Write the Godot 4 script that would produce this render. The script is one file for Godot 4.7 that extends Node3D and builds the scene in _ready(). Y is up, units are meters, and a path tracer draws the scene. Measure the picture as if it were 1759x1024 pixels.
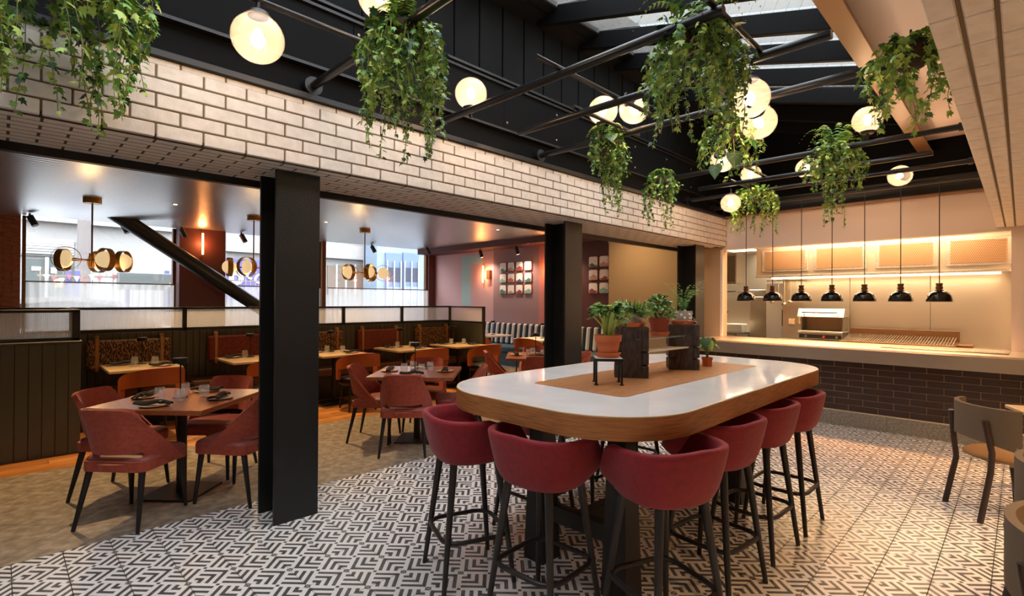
extends Node3D
# Restaurant interior. World axes: x = a (towards the kitchen pass), y up, -z = b (towards the street windows).

const EYE := 1.55
const FPX := 878.73
var CF := Vector3(0.70808568, 0.00467179, -0.70611107)
var CR := Vector3(0.7060903, 0.00544478, 0.70810087)
var CU := Vector3(-0.00715272, 0.99997426, -0.00055666)
var M := {}
var names := {}
var rng := RandomNumberGenerator.new()

# ---------------------------------------------------------------- small helpers
func P(a: float, y: float, b: float) -> Vector3:
	return Vector3(a, y, -b)

func ray(x: float, y: float) -> Vector3:
	return CF + CR * ((x - 879.5) / FPX) + CU * ((512.0 - y) / FPX)

func on_b(x: float, y: float, b: float) -> Vector3:      # where a pixel's ray meets the plane b
	var d := ray(x, y)
	return d * (b / -d.z) + Vector3(0, EYE, 0)

func on_a(x: float, y: float, a: float) -> Vector3:
	var d := ray(x, y)
	return d * (a / d.x) + Vector3(0, EYE, 0)

func on_y(x: float, y: float, h: float) -> Vector3:
	var d := ray(x, y)
	return d * ((h - EYE) / d.y) + Vector3(0, EYE, 0)

func face(da: float, db: float) -> float:                # turn that points a thing's front (-z) along (da, db)
	return atan2(-da, db)

func along(da: float, db: float) -> float:               # turn that points a thing's x axis along (da, db)
	return atan2(db, da)

func numbered(n: String) -> String:
	if not names.has(n):
		names[n] = 0
		return n
	names[n] += 1
	return "%s_%03d" % [n, names[n]]

func thing(n: String, pos: Vector3, turn: float, label: String, cat: String, group := "", kind := "") -> Node3D:
	var o := Node3D.new()
	o.name = numbered(n)
	o.position = pos
	o.rotation.y = turn
	add_child(o)
	tag(o, label, cat, group, kind)
	return o

func tag(o: Node, label: String, cat := "", group := "", kind := "") -> void:
	if label != "":
		o.set_meta("label", label)
	if cat != "":
		o.set_meta("category", cat)
	if group != "":
		o.set_meta("group", group)
	if kind != "":
		o.set_meta("kind", kind)

func mesh_of(s: SurfaceTool) -> ArrayMesh:
	s.generate_normals()
	return s.commit()

func part(parent: Node, n: String, mesh: Mesh, mat: Material, pos := Vector3.ZERO, rot := Vector3.ZERO, kind := "") -> MeshInstance3D:
	var o := MeshInstance3D.new()
	o.name = n
	o.mesh = mesh
	o.material_override = mat
	o.position = pos
	o.rotation = rot
	if kind != "":
		o.set_meta("kind", kind)
	parent.add_child(o, true)
	return o

func solo(n: String, mesh: Mesh, mat: Material, pos: Vector3, turn: float, label: String, cat: String, group := "", kind := "") -> MeshInstance3D:
	var o := part(self, numbered(n), mesh, mat, pos, Vector3(0, turn, 0), kind)
	tag(o, label, cat, group, kind)
	return o

func copy_of(o: Node3D, n: String, pos: Vector3, turn: float, label: String) -> Node3D:
	var c: Node3D = o.duplicate()
	c.name = numbered(n)
	add_child(c)
	c.position = pos
	c.rotation.y = turn
	if label != "":
		c.set_meta("label", label)
	return c

# ---------------------------------------------------------------- shapes
func S() -> SurfaceTool:
	var s := SurfaceTool.new()
	s.begin(Mesh.PRIMITIVE_TRIANGLES)
	s.set_smooth_group(-1)
	return s

func tri(s: SurfaceTool, a: Vector3, b: Vector3, c: Vector3) -> void:
	s.add_vertex(a)
	s.add_vertex(c)
	s.add_vertex(b)

func quad(s: SurfaceTool, a: Vector3, b: Vector3, c: Vector3, d: Vector3) -> void:   # counter-clockwise from outside
	tri(s, a, b, c)
	tri(s, a, c, d)

func bx(s: SurfaceTool, c: Vector3, e: Vector3, xf := Transform3D.IDENTITY) -> void:
	var h := e * 0.5
	var p := []
	for i in 8:
		p.append(xf * (c + Vector3(h.x if i & 1 else -h.x, h.y if i & 2 else -h.y, h.z if i & 4 else -h.z)))
	quad(s, p[4], p[5], p[7], p[6])
	quad(s, p[1], p[0], p[2], p[3])
	quad(s, p[5], p[1], p[3], p[7])
	quad(s, p[0], p[4], p[6], p[2])
	quad(s, p[6], p[7], p[3], p[2])
	quad(s, p[0], p[1], p[5], p[4])

func cbx(s: SurfaceTool, c: Vector3, e: Vector3, k: float, xf := Transform3D.IDENTITY) -> void:  # chamfered box
	var h := e * 0.5
	var g := h - Vector3(k, k, k)
	var q := func(ax: int, sg: Vector3) -> Vector3:
		var v := Vector3(sg.x * g.x, sg.y * g.y, sg.z * g.z)
		v[ax] = sg[ax] * h[ax]
		return xf * (c + v)
	for ax in 3:
		var u := (ax + 1) % 3
		var w := (ax + 2) % 3
		for sn in [-1.0, 1.0]:
			var r := []
			for t in [[-1, -1], [1, -1], [1, 1], [-1, 1]]:
				var sg := Vector3.ZERO
				sg[ax] = sn
				sg[u] = t[0]
				sg[w] = t[1]
				r.append(q.call(ax, sg))
			if sn > 0:
				quad(s, r[0], r[1], r[2], r[3])
			else:
				quad(s, r[3], r[2], r[1], r[0])
		for t in [[-1, -1], [1, -1], [1, 1], [-1, 1]]:      # edges along axis ax
			var lo := Vector3.ZERO
			lo[ax] = -1
			lo[u] = t[0]
			lo[w] = t[1]
			var hi := lo
			hi[ax] = 1
			var a0: Vector3 = q.call(u, lo)
			var a1: Vector3 = q.call(u, hi)
			var b0: Vector3 = q.call(w, lo)
			var b1: Vector3 = q.call(w, hi)
			if t[0] * t[1] > 0:
				quad(s, a0, b0, b1, a1)
			else:
				quad(s, b0, a0, a1, b1)
	for i in 8:
		var sg := Vector3(1 if i & 1 else -1, 1 if i & 2 else -1, 1 if i & 4 else -1)
		var x: Vector3 = q.call(0, sg)
		var y: Vector3 = q.call(1, sg)
		var z: Vector3 = q.call(2, sg)
		if sg.x * sg.y * sg.z > 0:
			tri(s, x, y, z)
		else:
			tri(s, x, z, y)

func frame_of(d: Vector3) -> Basis:
	var z := d.normalized()
	var x := (Vector3.UP if absf(z.y) < 0.95 else Vector3.RIGHT).cross(z).normalized()
	return Basis(x, z.cross(x), z)

func rod(s: SurfaceTool, p0: Vector3, p1: Vector3, r0: float, r1 := -1.0, n := 10, caps := true) -> void:
	if r1 < 0.0:
		r1 = r0
	var f := frame_of(p1 - p0)
	var a := []
	var b := []
	for i in n:
		var t := TAU * i / n
		var o := f.x * cos(t) + f.y * sin(t)
		a.append(p0 + o * r0)
		b.append(p1 + o * r1)
	s.set_smooth_group(1)
	for i in n:
		var j := (i + 1) % n
		quad(s, a[i], a[j], b[j], b[i])
	s.set_smooth_group(-1)
	if caps:
		for i in range(1, n - 1):
			tri(s, b[0], b[i], b[i + 1])
			tri(s, a[0], a[i + 1], a[i])

func tube(s: SurfaceTool, pts: Array, r: float, n := 8, closed := false) -> void:
	var m := pts.size()
	var rings := []
	var up := Vector3.UP
	for k in m:
		var d: Vector3
		if closed:
			d = pts[(k + 1) % m] - pts[(k - 1 + m) % m]
		else:
			d = pts[mini(k + 1, m - 1)] - pts[maxi(k - 1, 0)]
		d = d.normalized()
		if k == 0:
			up = frame_of(d).x
		up = (up - d * up.dot(d)).normalized()
		var side := d.cross(up)
		var ring := []
		for i in n:
			var t := TAU * i / n
			ring.append(pts[k] + (up * cos(t) + side * sin(t)) * r)
		rings.append(ring)
	s.set_smooth_group(1)
	for k in (m if closed else m - 1):
		var a: Array = rings[k]
		var b: Array = rings[(k + 1) % m]
		for i in n:
			var j := (i + 1) % n
			quad(s, a[i], a[j], b[j], b[i])
	s.set_smooth_group(-1)
	if not closed:
		for i in range(1, n - 1):
			tri(s, rings[0][0], rings[0][i + 1], rings[0][i])
			tri(s, rings[m - 1][0], rings[m - 1][i], rings[m - 1][i + 1])

func lathe(s: SurfaceTool, prof: Array, n := 24, c := Vector3.ZERO, xf := Transform3D.IDENTITY, smooth := true) -> void:
	for k in prof.size() - 1:
		s.set_smooth_group((10 + k) if not smooth else 2)
		for i in n:
			var t0 := TAU * i / n
			var t1 := TAU * (i + 1) / n
			var p: Vector2 = prof[k]
			var q: Vector2 = prof[k + 1]
			var a := xf * (c + Vector3(p.x * cos(t0), p.y, -p.x * sin(t0)))
			var b := xf * (c + Vector3(p.x * cos(t1), p.y, -p.x * sin(t1)))
			var d := xf * (c + Vector3(q.x * cos(t1), q.y, -q.x * sin(t1)))
			var e := xf * (c + Vector3(q.x * cos(t0), q.y, -q.x * sin(t0)))
			if p.x > 0.00001:
				tri(s, a, b, d)
			if q.x > 0.00001:
				tri(s, a, d, e)
	s.set_smooth_group(-1)

func ball(s: SurfaceTool, c: Vector3, r: Vector3, n := 20) -> void:
	var prof := []
	for k in range(n / 2 + 1):
		var t := PI * k / (n / 2) - PI / 2
		prof.append(Vector2(maxf(cos(t), 0.0), sin(t)))
	lathe(s, prof, n, Vector3.ZERO, Transform3D(Basis.from_scale(r), c))

func prism(s: SurfaceTool, poly: PackedVector2Array, y0: float, y1: float, smooth := false, xf := Transform3D.IDENTITY) -> void:  # polygon in (x, z)
	if not Geometry2D.is_polygon_clockwise(poly):
		poly.reverse()
	var n := poly.size()
	if smooth:
		s.set_smooth_group(3)
	for i in n:
		var p := poly[i]
		var q := poly[(i + 1) % n]
		var a := xf * Vector3(p.x, y0, p.y)
		var b := xf * Vector3(q.x, y0, q.y)
		var c := xf * Vector3(q.x, y1, q.y)
		var d := xf * Vector3(p.x, y1, p.y)
		quad(s, a, b, c, d)
	s.set_smooth_group(-1)
	var t := Geometry2D.triangulate_polygon(poly)
	for i in range(0, t.size(), 3):
		var a := poly[t[i]]
		var b := poly[t[i + 1]]
		var c := poly[t[i + 2]]
		if (b - a).cross(c - a) > 0:
			var z := b
			b = c
			c = z
		tri(s, xf * Vector3(a.x, y1, a.y), xf * Vector3(b.x, y1, b.y), xf * Vector3(c.x, y1, c.y))
		tri(s, xf * Vector3(a.x, y0, a.y), xf * Vector3(c.x, y0, c.y), xf * Vector3(b.x, y0, b.y))

func round_rect(x0: float, z0: float, x1: float, z1: float, r: float, n := 6) -> PackedVector2Array:
	var out := PackedVector2Array()
	for c in [[x1 - r, z1 - r, 0.0], [x0 + r, z1 - r, PI / 2], [x0 + r, z0 + r, PI], [x1 - r, z0 + r, PI * 1.5]]:
		for k in n + 1:
			var t: float = c[2] + PI / 2 * k / n
			out.append(Vector2(c[0] + r * cos(t), c[1] + r * sin(t)))
	return out

func ring_prism(s: SurfaceTool, outer: PackedVector2Array, inner: PackedVector2Array, y0: float, y1: float) -> void:
	var n := outer.size()
	for i in n:
		var j := (i + 1) % n
		var o := outer[i]
		var p := outer[j]
		var q := inner[i]
		var r := inner[j]
		s.set_smooth_group(3)
		quad(s, Vector3(p.x, y0, p.y), Vector3(o.x, y0, o.y), Vector3(o.x, y1, o.y), Vector3(p.x, y1, p.y))
		s.set_smooth_group(4)
		quad(s, Vector3(q.x, y0, q.y), Vector3(r.x, y0, r.y), Vector3(r.x, y1, r.y), Vector3(q.x, y1, q.y))
		s.set_smooth_group(-1)
		quad(s, Vector3(o.x, y1, o.y), Vector3(q.x, y1, q.y), Vector3(r.x, y1, r.y), Vector3(p.x, y1, p.y))
		quad(s, Vector3(p.x, y0, p.y), Vector3(r.x, y0, r.y), Vector3(q.x, y0, q.y), Vector3(o.x, y0, o.y))

func shell(s: SurfaceTool, nu: int, nv: int, f: Callable, th: float, mask: Callable) -> void:   # a bent sheet of thickness th, f(u, v) with u in -1..1 and v in 0..1
	var o := []
	var q := []
	for i in nu + 1:
		var ro := []
		var rq := []
		for j in nv + 1:
			var u := -1.0 + 2.0 * i / nu
			var v := 1.0 * j / nv
			var p: Vector3 = f.call(u, v)
			var du: Vector3 = f.call(u + 0.01, v) - f.call(u - 0.01, v)
			var dv: Vector3 = f.call(u, v + 0.01) - f.call(u, v - 0.01)
			var n := du.cross(dv).normalized()
			ro.append(p + n * th * 0.5)
			rq.append(p - n * th * 0.5)
		o.append(ro)
		q.append(rq)
	var full := func(i: int, j: int) -> bool:
		return i >= 0 and j >= 0 and i < nu and j < nv and mask.call(-1.0 + 2.0 * (i + 0.5) / nu, (j + 0.5) / nv)
	for i in nu:
		for j in nv:
			if not full.call(i, j):
				continue
			s.set_smooth_group(5)
			quad(s, o[i][j], o[i + 1][j], o[i + 1][j + 1], o[i][j + 1])
			s.set_smooth_group(6)
			quad(s, q[i][j + 1], q[i + 1][j + 1], q[i + 1][j], q[i][j])
			s.set_smooth_group(7)
			if not full.call(i - 1, j):
				quad(s, q[i][j], o[i][j], o[i][j + 1], q[i][j + 1])
			if not full.call(i + 1, j):
				quad(s, o[i + 1][j], q[i + 1][j], q[i + 1][j + 1], o[i + 1][j + 1])
			if not full.call(i, j - 1):
				quad(s, q[i][j], q[i + 1][j], o[i + 1][j], o[i][j])
			if not full.call(i, j + 1):
				quad(s, o[i][j + 1], o[i + 1][j + 1], q[i + 1][j + 1], q[i][j + 1])
	s.set_smooth_group(-1)

func box_mesh(e: Vector3, k := 0.0) -> ArrayMesh:
	var s := S()
	if k > 0.0:
		cbx(s, Vector3.ZERO, e, k)
	else:
		bx(s, Vector3.ZERO, e)
	return mesh_of(s)

func rod_mesh(p0: Vector3, p1: Vector3, r0: float, r1 := -1.0, n := 12) -> ArrayMesh:
	var s := S()
	rod(s, p0, p1, r0, r1, n)
	return mesh_of(s)

# block between two corners given as (a, y, b)
func blk(parent: Node, n: String, mat: Material, a0: float, y0: float, b0: float, a1: float, y1: float, b1: float, k := 0.0) -> MeshInstance3D:
	var c := Vector3((a0 + a1) / 2, (y0 + y1) / 2, -(b0 + b1) / 2)
	return part(parent, n, box_mesh(Vector3(absf(a1 - a0), absf(y1 - y0), absf(b1 - b0)), k), mat, c)

# ---------------------------------------------------------------- materials
func mat(key: String, col: Color, rough := 0.6, metal := 0.0) -> StandardMaterial3D:
	var m := StandardMaterial3D.new()
	m.resource_name = key
	m.albedo_color = col
	m.roughness = rough
	m.metallic = metal
	M[key] = m
	return m

func c8(r: int, g: int, b: int) -> Color:
	return Color(r / 255.0, g / 255.0, b / 255.0)

func noise_tex(freq: float, ramp: Array, sd := 1, size := 512, kind := FastNoiseLite.TYPE_SIMPLEX_SMOOTH, oct := 4) -> NoiseTexture2D:
	var n := FastNoiseLite.new()
	n.noise_type = kind
	n.frequency = freq
	n.fractal_octaves = oct
	n.seed = sd
	var t := NoiseTexture2D.new()
	t.width = size
	t.height = size
	t.seamless = true
	t.noise = n
	var g := Gradient.new()
	var off := PackedFloat32Array()
	var cols := PackedColorArray()
	for r in ramp:
		off.append(r[0])
		cols.append(r[1])
	g.offsets = off
	g.colors = cols
	t.color_ramp = g
	return t

func bump_tex(freq: float, strength: float, sd := 3, kind := FastNoiseLite.TYPE_SIMPLEX_SMOOTH) -> NoiseTexture2D:
	var n := FastNoiseLite.new()
	n.noise_type = kind
	n.frequency = freq
	n.seed = sd
	if kind == FastNoiseLite.TYPE_CELLULAR:
		n.cellular_return_type = FastNoiseLite.RETURN_DISTANCE2_SUB
	var t := NoiseTexture2D.new()
	t.width = 512
	t.height = 512
	t.seamless = true
	t.as_normal_map = true
	t.bump_strength = strength
	t.noise = n
	return t

func tri_map(m: StandardMaterial3D, tex: Texture2D, sc: Vector3) -> void:
	m.albedo_texture = tex
	m.albedo_color = Color.WHITE
	m.uv1_triplanar = true
	m.uv1_world_triplanar = true
	m.uv1_scale = sc

func grey(v: float) -> Color:
	return Color(v, v, v)

func shade_of(c: Color, k: float) -> Color:
	return Color(c.r * k, c.g * k, c.b * k)

func glow(key: String, col: Color, e: float) -> StandardMaterial3D:
	var m := mat(key, col, 0.5)
	m.emission_enabled = true
	m.emission = col
	m.emission_energy_multiplier = e
	return m

func pane(key: String, col: Color, alpha: float, rough := 0.05) -> StandardMaterial3D:
	var m := mat(key, Color(col.r, col.g, col.b, alpha), rough)
	m.transparency = BaseMaterial3D.TRANSPARENCY_ALPHA
	return m

func tile_print() -> ImageTexture:
	var n := 512
	var im := Image.create(n, n, false, Image.FORMAT_RGB8)
	var vein := FastNoiseLite.new()
	vein.seed = 7
	vein.frequency = 0.03
	var fine := FastNoiseLite.new()
	fine.seed = 9
	fine.frequency = 0.012
	for py in n:
		for px in n:
			var U := (px + 0.5) / 256.0
			var W := (py + 0.5) / 256.0
			var i := int(U)
			var j := int(W)
			var u := U - i
			var v := W - j
			var e := minf(minf(u, 1.0 - u), minf(v, 1.0 - v))
			var s: float
			if e == v or e == 1.0 - v:                       # an edge along a: its outer corner is an odd vertex
				var jj := j if e == v else j + 1
				s = u if (i + jj) % 2 == 1 else 1.0 - u
			else:                                            # an edge along b: its outer corner is an even vertex
				var ii := i if e == u else i + 1
				s = v if (ii + j) % 2 == 0 else 1.0 - v
			var al := s + e
			var be := s - e
			var d := be
			var dark := 0.0
			if al < 0.94 and ((d > 0.10 and d < 0.23) or (d > 0.37 and d < 0.50) or (d > 0.64 and d < 0.77)):
				dark = 1.0
			if absf(al - 1.0) < 0.055 and absf(be) < 0.055:
				dark = 1.0
			var ka := al if al < 0.5 else al - 1.0
			var kb := be if be < 0.5 else be - 1.0
			if (al < 0.10 and be < 0.10) or (al > 0.90 and be > 0.90):
				dark = 1.0
				if absf(absf(ka) - absf(kb)) < 0.022 and e > 0.004 or e < 0.012:
					dark = 0.25
			var f := vein.get_noise_2d(px * 1.0, py * 2.2)
			var g := fine.get_noise_2d(px * 1.0, py * 1.0)
			var wv := 0.93 + 0.025 * g
			var dv := 0.345 + 0.035 * f
			if absf(f) < 0.02 and g > 0.05:
				dv = 0.6
			var val := lerpf(wv, dv, dark)
			im.set_pixel(px, py, Color(val * lerpf(1.0, 0.99, dark), val * 0.985, val * lerpf(0.965, 0.98, dark)))
	return ImageTexture.create_from_image(im)

func materials() -> void:
	var m: StandardMaterial3D
	m = mat("brick_white", c8(226, 214, 200), 0.42)
	tri_map(m, noise_tex(0.01, [[0.0, c8(192, 184, 173)], [0.5, c8(203, 195, 185)], [1.0, c8(211, 204, 195)]], 4), Vector3(2.2, 2.2, 2.2))
	m.normal_enabled = true
	m.normal_texture = bump_tex(0.06, 2.0)
	m.normal_scale = 0.35
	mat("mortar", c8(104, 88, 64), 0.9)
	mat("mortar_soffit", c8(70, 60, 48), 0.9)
	m = mat("brick_red", c8(150, 82, 58), 0.85)
	tri_map(m, noise_tex(0.02, [[0.0, c8(118, 58, 40)], [0.5, c8(150, 80, 54)], [1.0, c8(174, 104, 76)]], 5), Vector3(3, 3, 3))
	mat("mortar_pale", c8(170, 150, 130), 0.9)
	mat("roof_black", c8(13, 14, 15), 0.5).metallic_specular = 0.16
	mat("board_black", c8(19, 21, 22), 0.55).metallic_specular = 0.16
	mat("steel_black", c8(15, 15, 16), 0.42, 0.0)
	m = mat("column_black", c8(32, 32, 31), 0.32, 0.15)
	m.normal_enabled = true
	m.normal_texture = bump_tex(0.09, 3.0, 12)
	m.normal_scale = 0.35
	m.uv1_triplanar = true
	m.uv1_world_triplanar = true
	m.uv1_scale = Vector3(1.5, 1.5, 1.5)
	mat("tube_black", c8(30, 31, 33), 0.28, 0.3)
	mat("bronze_beam", c8(122, 92, 62), 0.4, 0.25)
	mat("plaster", c8(222, 212, 206), 0.8)
	mat("plaster_header", c8(232, 220, 211), 0.8)
	mat("beige", c8(172, 150, 122), 0.8)
	mat("pink", c8(198, 158, 158), 0.8)
	mat("mauve", c8(152, 124, 130), 0.8)
	mat("teal", c8(160, 186, 184), 0.8)
	mat("rosy", c8(188, 122, 116), 0.8)
	mat("maroon", c8(84, 38, 36), 0.6)
	mat("dull_wall", c8(150, 140, 130), 0.85)
	pane("roof_glass", c8(205, 210, 208), 0.3, 0.1)
	pane("window_glass", c8(240, 245, 245), 0.06, 0.02)
	m = pane("fluted_glass", c8(226, 230, 236), 0.42, 0.3)
	m.backlight_enabled = true
	m.backlight = Color(0.97, 0.98, 1.0)
	pane("drink_glass", c8(235, 238, 240), 0.16, 0.03)
	m = pane("globe_glass", c8(255, 244, 234), 0.11, 0.12)
	m.normal_enabled = true
	m.normal_texture = bump_tex(0.05, 4.0, 2, FastNoiseLite.TYPE_CELLULAR)
	m.uv1_triplanar = true
	m.uv1_scale = Vector3(5, 5, 5)
	pane("shelf_glass", c8(200, 210, 205), 0.25, 0.03)
	m = mat("sheer", Color(0.95, 0.95, 0.94, 0.62), 0.9)
	m.backlight_enabled = true
	m.backlight = Color(0.95, 0.95, 0.94)
	m.transparency = BaseMaterial3D.TRANSPARENCY_ALPHA
	m = mat("metal_ceiling", c8(226, 229, 230), 0.28, 0.9)
	m = mat("stone", c8(142, 128, 110), 0.45)
	tri_map(m, noise_tex(0.012, [[0.0, c8(104, 93, 80)], [0.45, c8(136, 123, 106)], [0.7, c8(152, 139, 121)], [1.0, c8(178, 164, 144)]], 8, 512, FastNoiseLite.TYPE_SIMPLEX_SMOOTH, 6), Vector3(1.6, 1.6, 1.6))
	m = mat("kick_stone", c8(150, 142, 128), 0.5)
	tri_map(m, noise_tex(0.03, [[0.0, c8(118, 110, 97)], [0.5, c8(148, 140, 126)], [1.0, c8(176, 168, 152)]], 18, 512, FastNoiseLite.TYPE_SIMPLEX_SMOOTH, 5), Vector3(2, 2, 2))
	mat("grout", c8(105, 100, 94), 0.9)
	mat("grout_dark", c8(50, 46, 42), 0.9)
	for k in 3:
		var base: Color = [c8(186, 122, 58), c8(172, 108, 48), c8(198, 134, 70)][k]
		m = mat("plank_%d" % k, base, 0.42)
		tri_map(m, noise_tex(0.012, [[0.0, shade_of(base, 0.78)], [0.5, base], [1.0, shade_of(base, 1.13)]], 20 + k), Vector3(0.5, 6, 6))
	var oak := c8(172, 112, 62)
	m = mat("oak", oak, 0.42)
	tri_map(m, noise_tex(0.014, [[0.0, shade_of(oak, 0.74)], [0.45, oak], [1.0, shade_of(oak, 1.14)]], 31), Vector3(0.8, 14, 0.8))
	m = mat("oak_flat", oak, 0.38)
	tri_map(m, noise_tex(0.014, [[0.0, shade_of(oak, 0.82)], [0.45, c8(178, 124, 80)], [1.0, c8(196, 142, 98)]], 32), Vector3(0.9, 9, 9))
	m = mat("table_wood", c8(150, 84, 48), 0.3)
	tri_map(m, noise_tex(0.014, [[0.0, c8(116, 60, 32)], [0.5, c8(150, 82, 46)], [1.0, c8(172, 104, 62)]], 33), Vector3(3, 8, 3))
	mat("ash", c8(206, 176, 132), 0.35)
	m = mat("quartz", c8(236, 236, 235), 0.08)
	tri_map(m, noise_tex(0.006, [[0.0, c8(228, 228, 228)], [0.6, c8(238, 238, 237)], [1.0, c8(242, 242, 241)]], 34), Vector3(0.8, 0.8, 0.8))
	mat("pale_edge", c8(214, 196, 168), 0.4)
	m = mat("velvet_crimson", c8(150, 26, 40), 0.72)
	tri_map(m, noise_tex(0.016, [[0.0, c8(118, 12, 24)], [0.5, c8(142, 18, 32)], [1.0, c8(158, 26, 40)]], 40), Vector3(3, 3, 3))
	m.rim_enabled = true
	m.rim = 0.25
	m.rim_tint = 0.6
	m = mat("velvet_rust", c8(158, 52, 40), 0.68)
	tri_map(m, noise_tex(0.016, [[0.0, c8(130, 42, 24)], [0.5, c8(156, 60, 36)], [1.0, c8(172, 76, 48)]], 41), Vector3(3, 3, 3))
	m.rim_enabled = true
	m.rim = 0.22
	m.rim_tint = 0.6
	mat("seat_fabric", c8(140, 70, 66), 0.5)
	mat("leather_orange", c8(176, 88, 36), 0.45)
	mat("leather_tan", c8(206, 150, 84), 0.45)
	m = mat("leather_rust", c8(140, 56, 28), 0.5)
	tri_map(m, noise_tex(0.012, [[0.0, c8(112, 40, 20)], [0.5, c8(140, 54, 28)], [1.0, c8(160, 70, 38)]], 42), Vector3(3, 3, 3))
	mat("leather_brown", c8(104, 66, 38), 0.5)
	m = mat("figured_velvet", c8(150, 110, 70), 0.7)
	tri_map(m, noise_tex(0.03, [[0.0, c8(52, 32, 22)], [0.42, c8(74, 46, 30)], [0.5, c8(150, 108, 66)], [0.75, c8(190, 150, 98)], [1.0, c8(206, 168, 116)]], 43, 512, FastNoiseLite.TYPE_SIMPLEX_SMOOTH, 3), Vector3(3.0, 1.1, 3.0))
	mat("leg_black", c8(24, 22, 22), 0.42)
	mat("stool_wood", c8(40, 35, 33), 0.4)
	mat("green_board", c8(88, 88, 72), 0.55)
	mat("green_frame", c8(44, 47, 44), 0.5)
	mat("brass", c8(176, 130, 70), 0.3, 0.9)
	mat("bronze", c8(110, 76, 48), 0.35, 0.7)
	mat("steel", c8(198, 186, 168), 0.34, 0.85)
	mat("steel_dark", c8(150, 144, 134), 0.38, 0.85)
	mat("steel_bright", c8(196, 190, 180), 0.25, 0.8)
	mat("perforated", c8(150, 124, 96), 0.5, 0.5)
	m = mat("kitchen_tile", c8(60, 46, 40), 0.28)
	mat("tile_grout", c8(150, 122, 98), 0.9)
	mat("lamp_black", c8(18, 16, 16), 0.14)
	mat("copper", c8(196, 120, 84), 0.25, 0.9)
	mat("white_plastic", c8(238, 238, 234), 0.4)
	mat("red_plastic", c8(190, 40, 44), 0.4)
	mat("yellow_plastic", c8(222, 176, 60), 0.4)
	mat("brown_grill", c8(110, 76, 44), 0.5, 0.4)
	mat("terracotta", c8(206, 112, 66), 0.8)
	mat("terracotta_dark", c8(164, 76, 46), 0.8)
	m = mat("cement_pot", c8(186, 174, 154), 0.9)
	mat("soil", c8(60, 46, 36), 1.0)
	m = mat("charred_timber", c8(70, 56, 48), 0.75)
	tri_map(m, noise_tex(0.02, [[0.0, c8(40, 31, 27)], [0.5, c8(72, 58, 50)], [1.0, c8(104, 88, 76)]], 50), Vector3(5, 1.2, 5))
	for k in 4:
		var col: Color = [c8(150, 178, 76), c8(100, 146, 58), c8(46, 86, 42), c8(176, 196, 96)][k]
		m = mat("leaf_%d" % k, col, 0.42)
		m.backlight_enabled = true
		m.backlight = shade_of(col, 0.45)
		m.cull_mode = BaseMaterial3D.CULL_DISABLED
	m = mat("foliage", Color.WHITE, 0.45)
	m.vertex_color_use_as_albedo = true
	m.cull_mode = BaseMaterial3D.CULL_DISABLED
	mat("stem", c8(120, 130, 70), 0.7)
	mat("leaf_vein", c8(186, 208, 150), 0.5)
	mat("napkin", c8(26, 26, 30), 0.85)
	mat("plate_tan", c8(206, 176, 140), 0.5)
	mat("stripe_navy", c8(34, 46, 66), 0.7)
	mat("stripe_white", c8(222, 226, 230), 0.7)
	mat("seat_teal", c8(52, 86, 104), 0.6)
	mat("woven_taupe", c8(112, 98, 80), 0.85)
	mat("suede_tan", c8(160, 122, 80), 0.8)
	mat("chair_wood", c8(58, 42, 36), 0.45)
	mat("frame_wood", c8(120, 66, 44), 0.5)
	mat("plate_white", c8(238, 232, 226), 0.4)
	for k in 6:
		mat("wave_%d" % k, [c8(66, 118, 100), c8(76, 84, 104), c8(184, 84, 54), c8(130, 176, 168), c8(150, 58, 48), c8(196, 140, 126)][k], 0.5)
	mat("cladding", c8(98, 102, 102), 0.7)
	mat("asphalt", c8(86, 86, 86), 0.9)
	mat("render_white", c8(146, 146, 145), 0.85)
	mat("render_grey", c8(126, 126, 125), 0.85)
	mat("ext_window", c8(84, 92, 92), 0.2)
	mat("ext_frame", c8(162, 164, 164), 0.6)
	mat("ext_brown", c8(104, 90, 78), 0.6)
	mat("fence_blue", c8(76, 80, 136), 0.6)
	mat("sign_violet", c8(84, 82, 146), 0.6)
	mat("container_blue", c8(82, 106, 134), 0.5)
	mat("container_pale", c8(114, 132, 150), 0.5)
	mat("pole_grey", c8(112, 106, 104), 0.7)
	mat("car_white", c8(180, 182, 184), 0.25)
	mat("car_glass", c8(50, 56, 60), 0.1)
	mat("bunting_red", c8(150, 96, 100), 0.7)
	m = mat("floor_tile", Color.WHITE, 0.24)
	m.albedo_texture = tile_print()
	glow("bulb", Color(1.0, 0.90, 0.76), 12.0)
	glow("opal_lamp", Color(1.0, 0.88, 0.66), 0.5)
	glow("sconce_tube", Color(1.0, 0.72, 0.42), 6.0)
	glow("kitchen_light", Color(1.0, 0.86, 0.66), 5.0)
	glow("downlight_glow", Color(1.0, 0.84, 0.62), 6.0)

func lamp(parent: Node, pos: Vector3, col: Color, e: float, size := 0.06, rg := 14.0) -> OmniLight3D:
	var l := OmniLight3D.new()
	l.name = "light"
	l.position = pos
	l.light_color = col
	l.light_energy = e
	l.light_size = size
	l.omni_range = rg
	l.omni_attenuation = 2.0
	l.shadow_enabled = true
	parent.add_child(l, true)
	return l

func spot(parent: Node, pos: Vector3, to: Vector3, col: Color, e: float, angle := 50.0, size := 0.05) -> SpotLight3D:
	var l := SpotLight3D.new()
	l.name = "light"
	parent.add_child(l, true)
	l.position = pos
	var d := (to - pos).normalized()
	l.basis = Basis.looking_at(d, Vector3.UP if absf(d.y) < 0.95 else Vector3.RIGHT)
	l.light_color = col
	l.light_energy = e
	l.spot_angle = angle
	l.light_size = size
	l.spot_range = 14.0
	l.spot_attenuation = 2.0
	l.shadow_enabled = true
	return l

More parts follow.
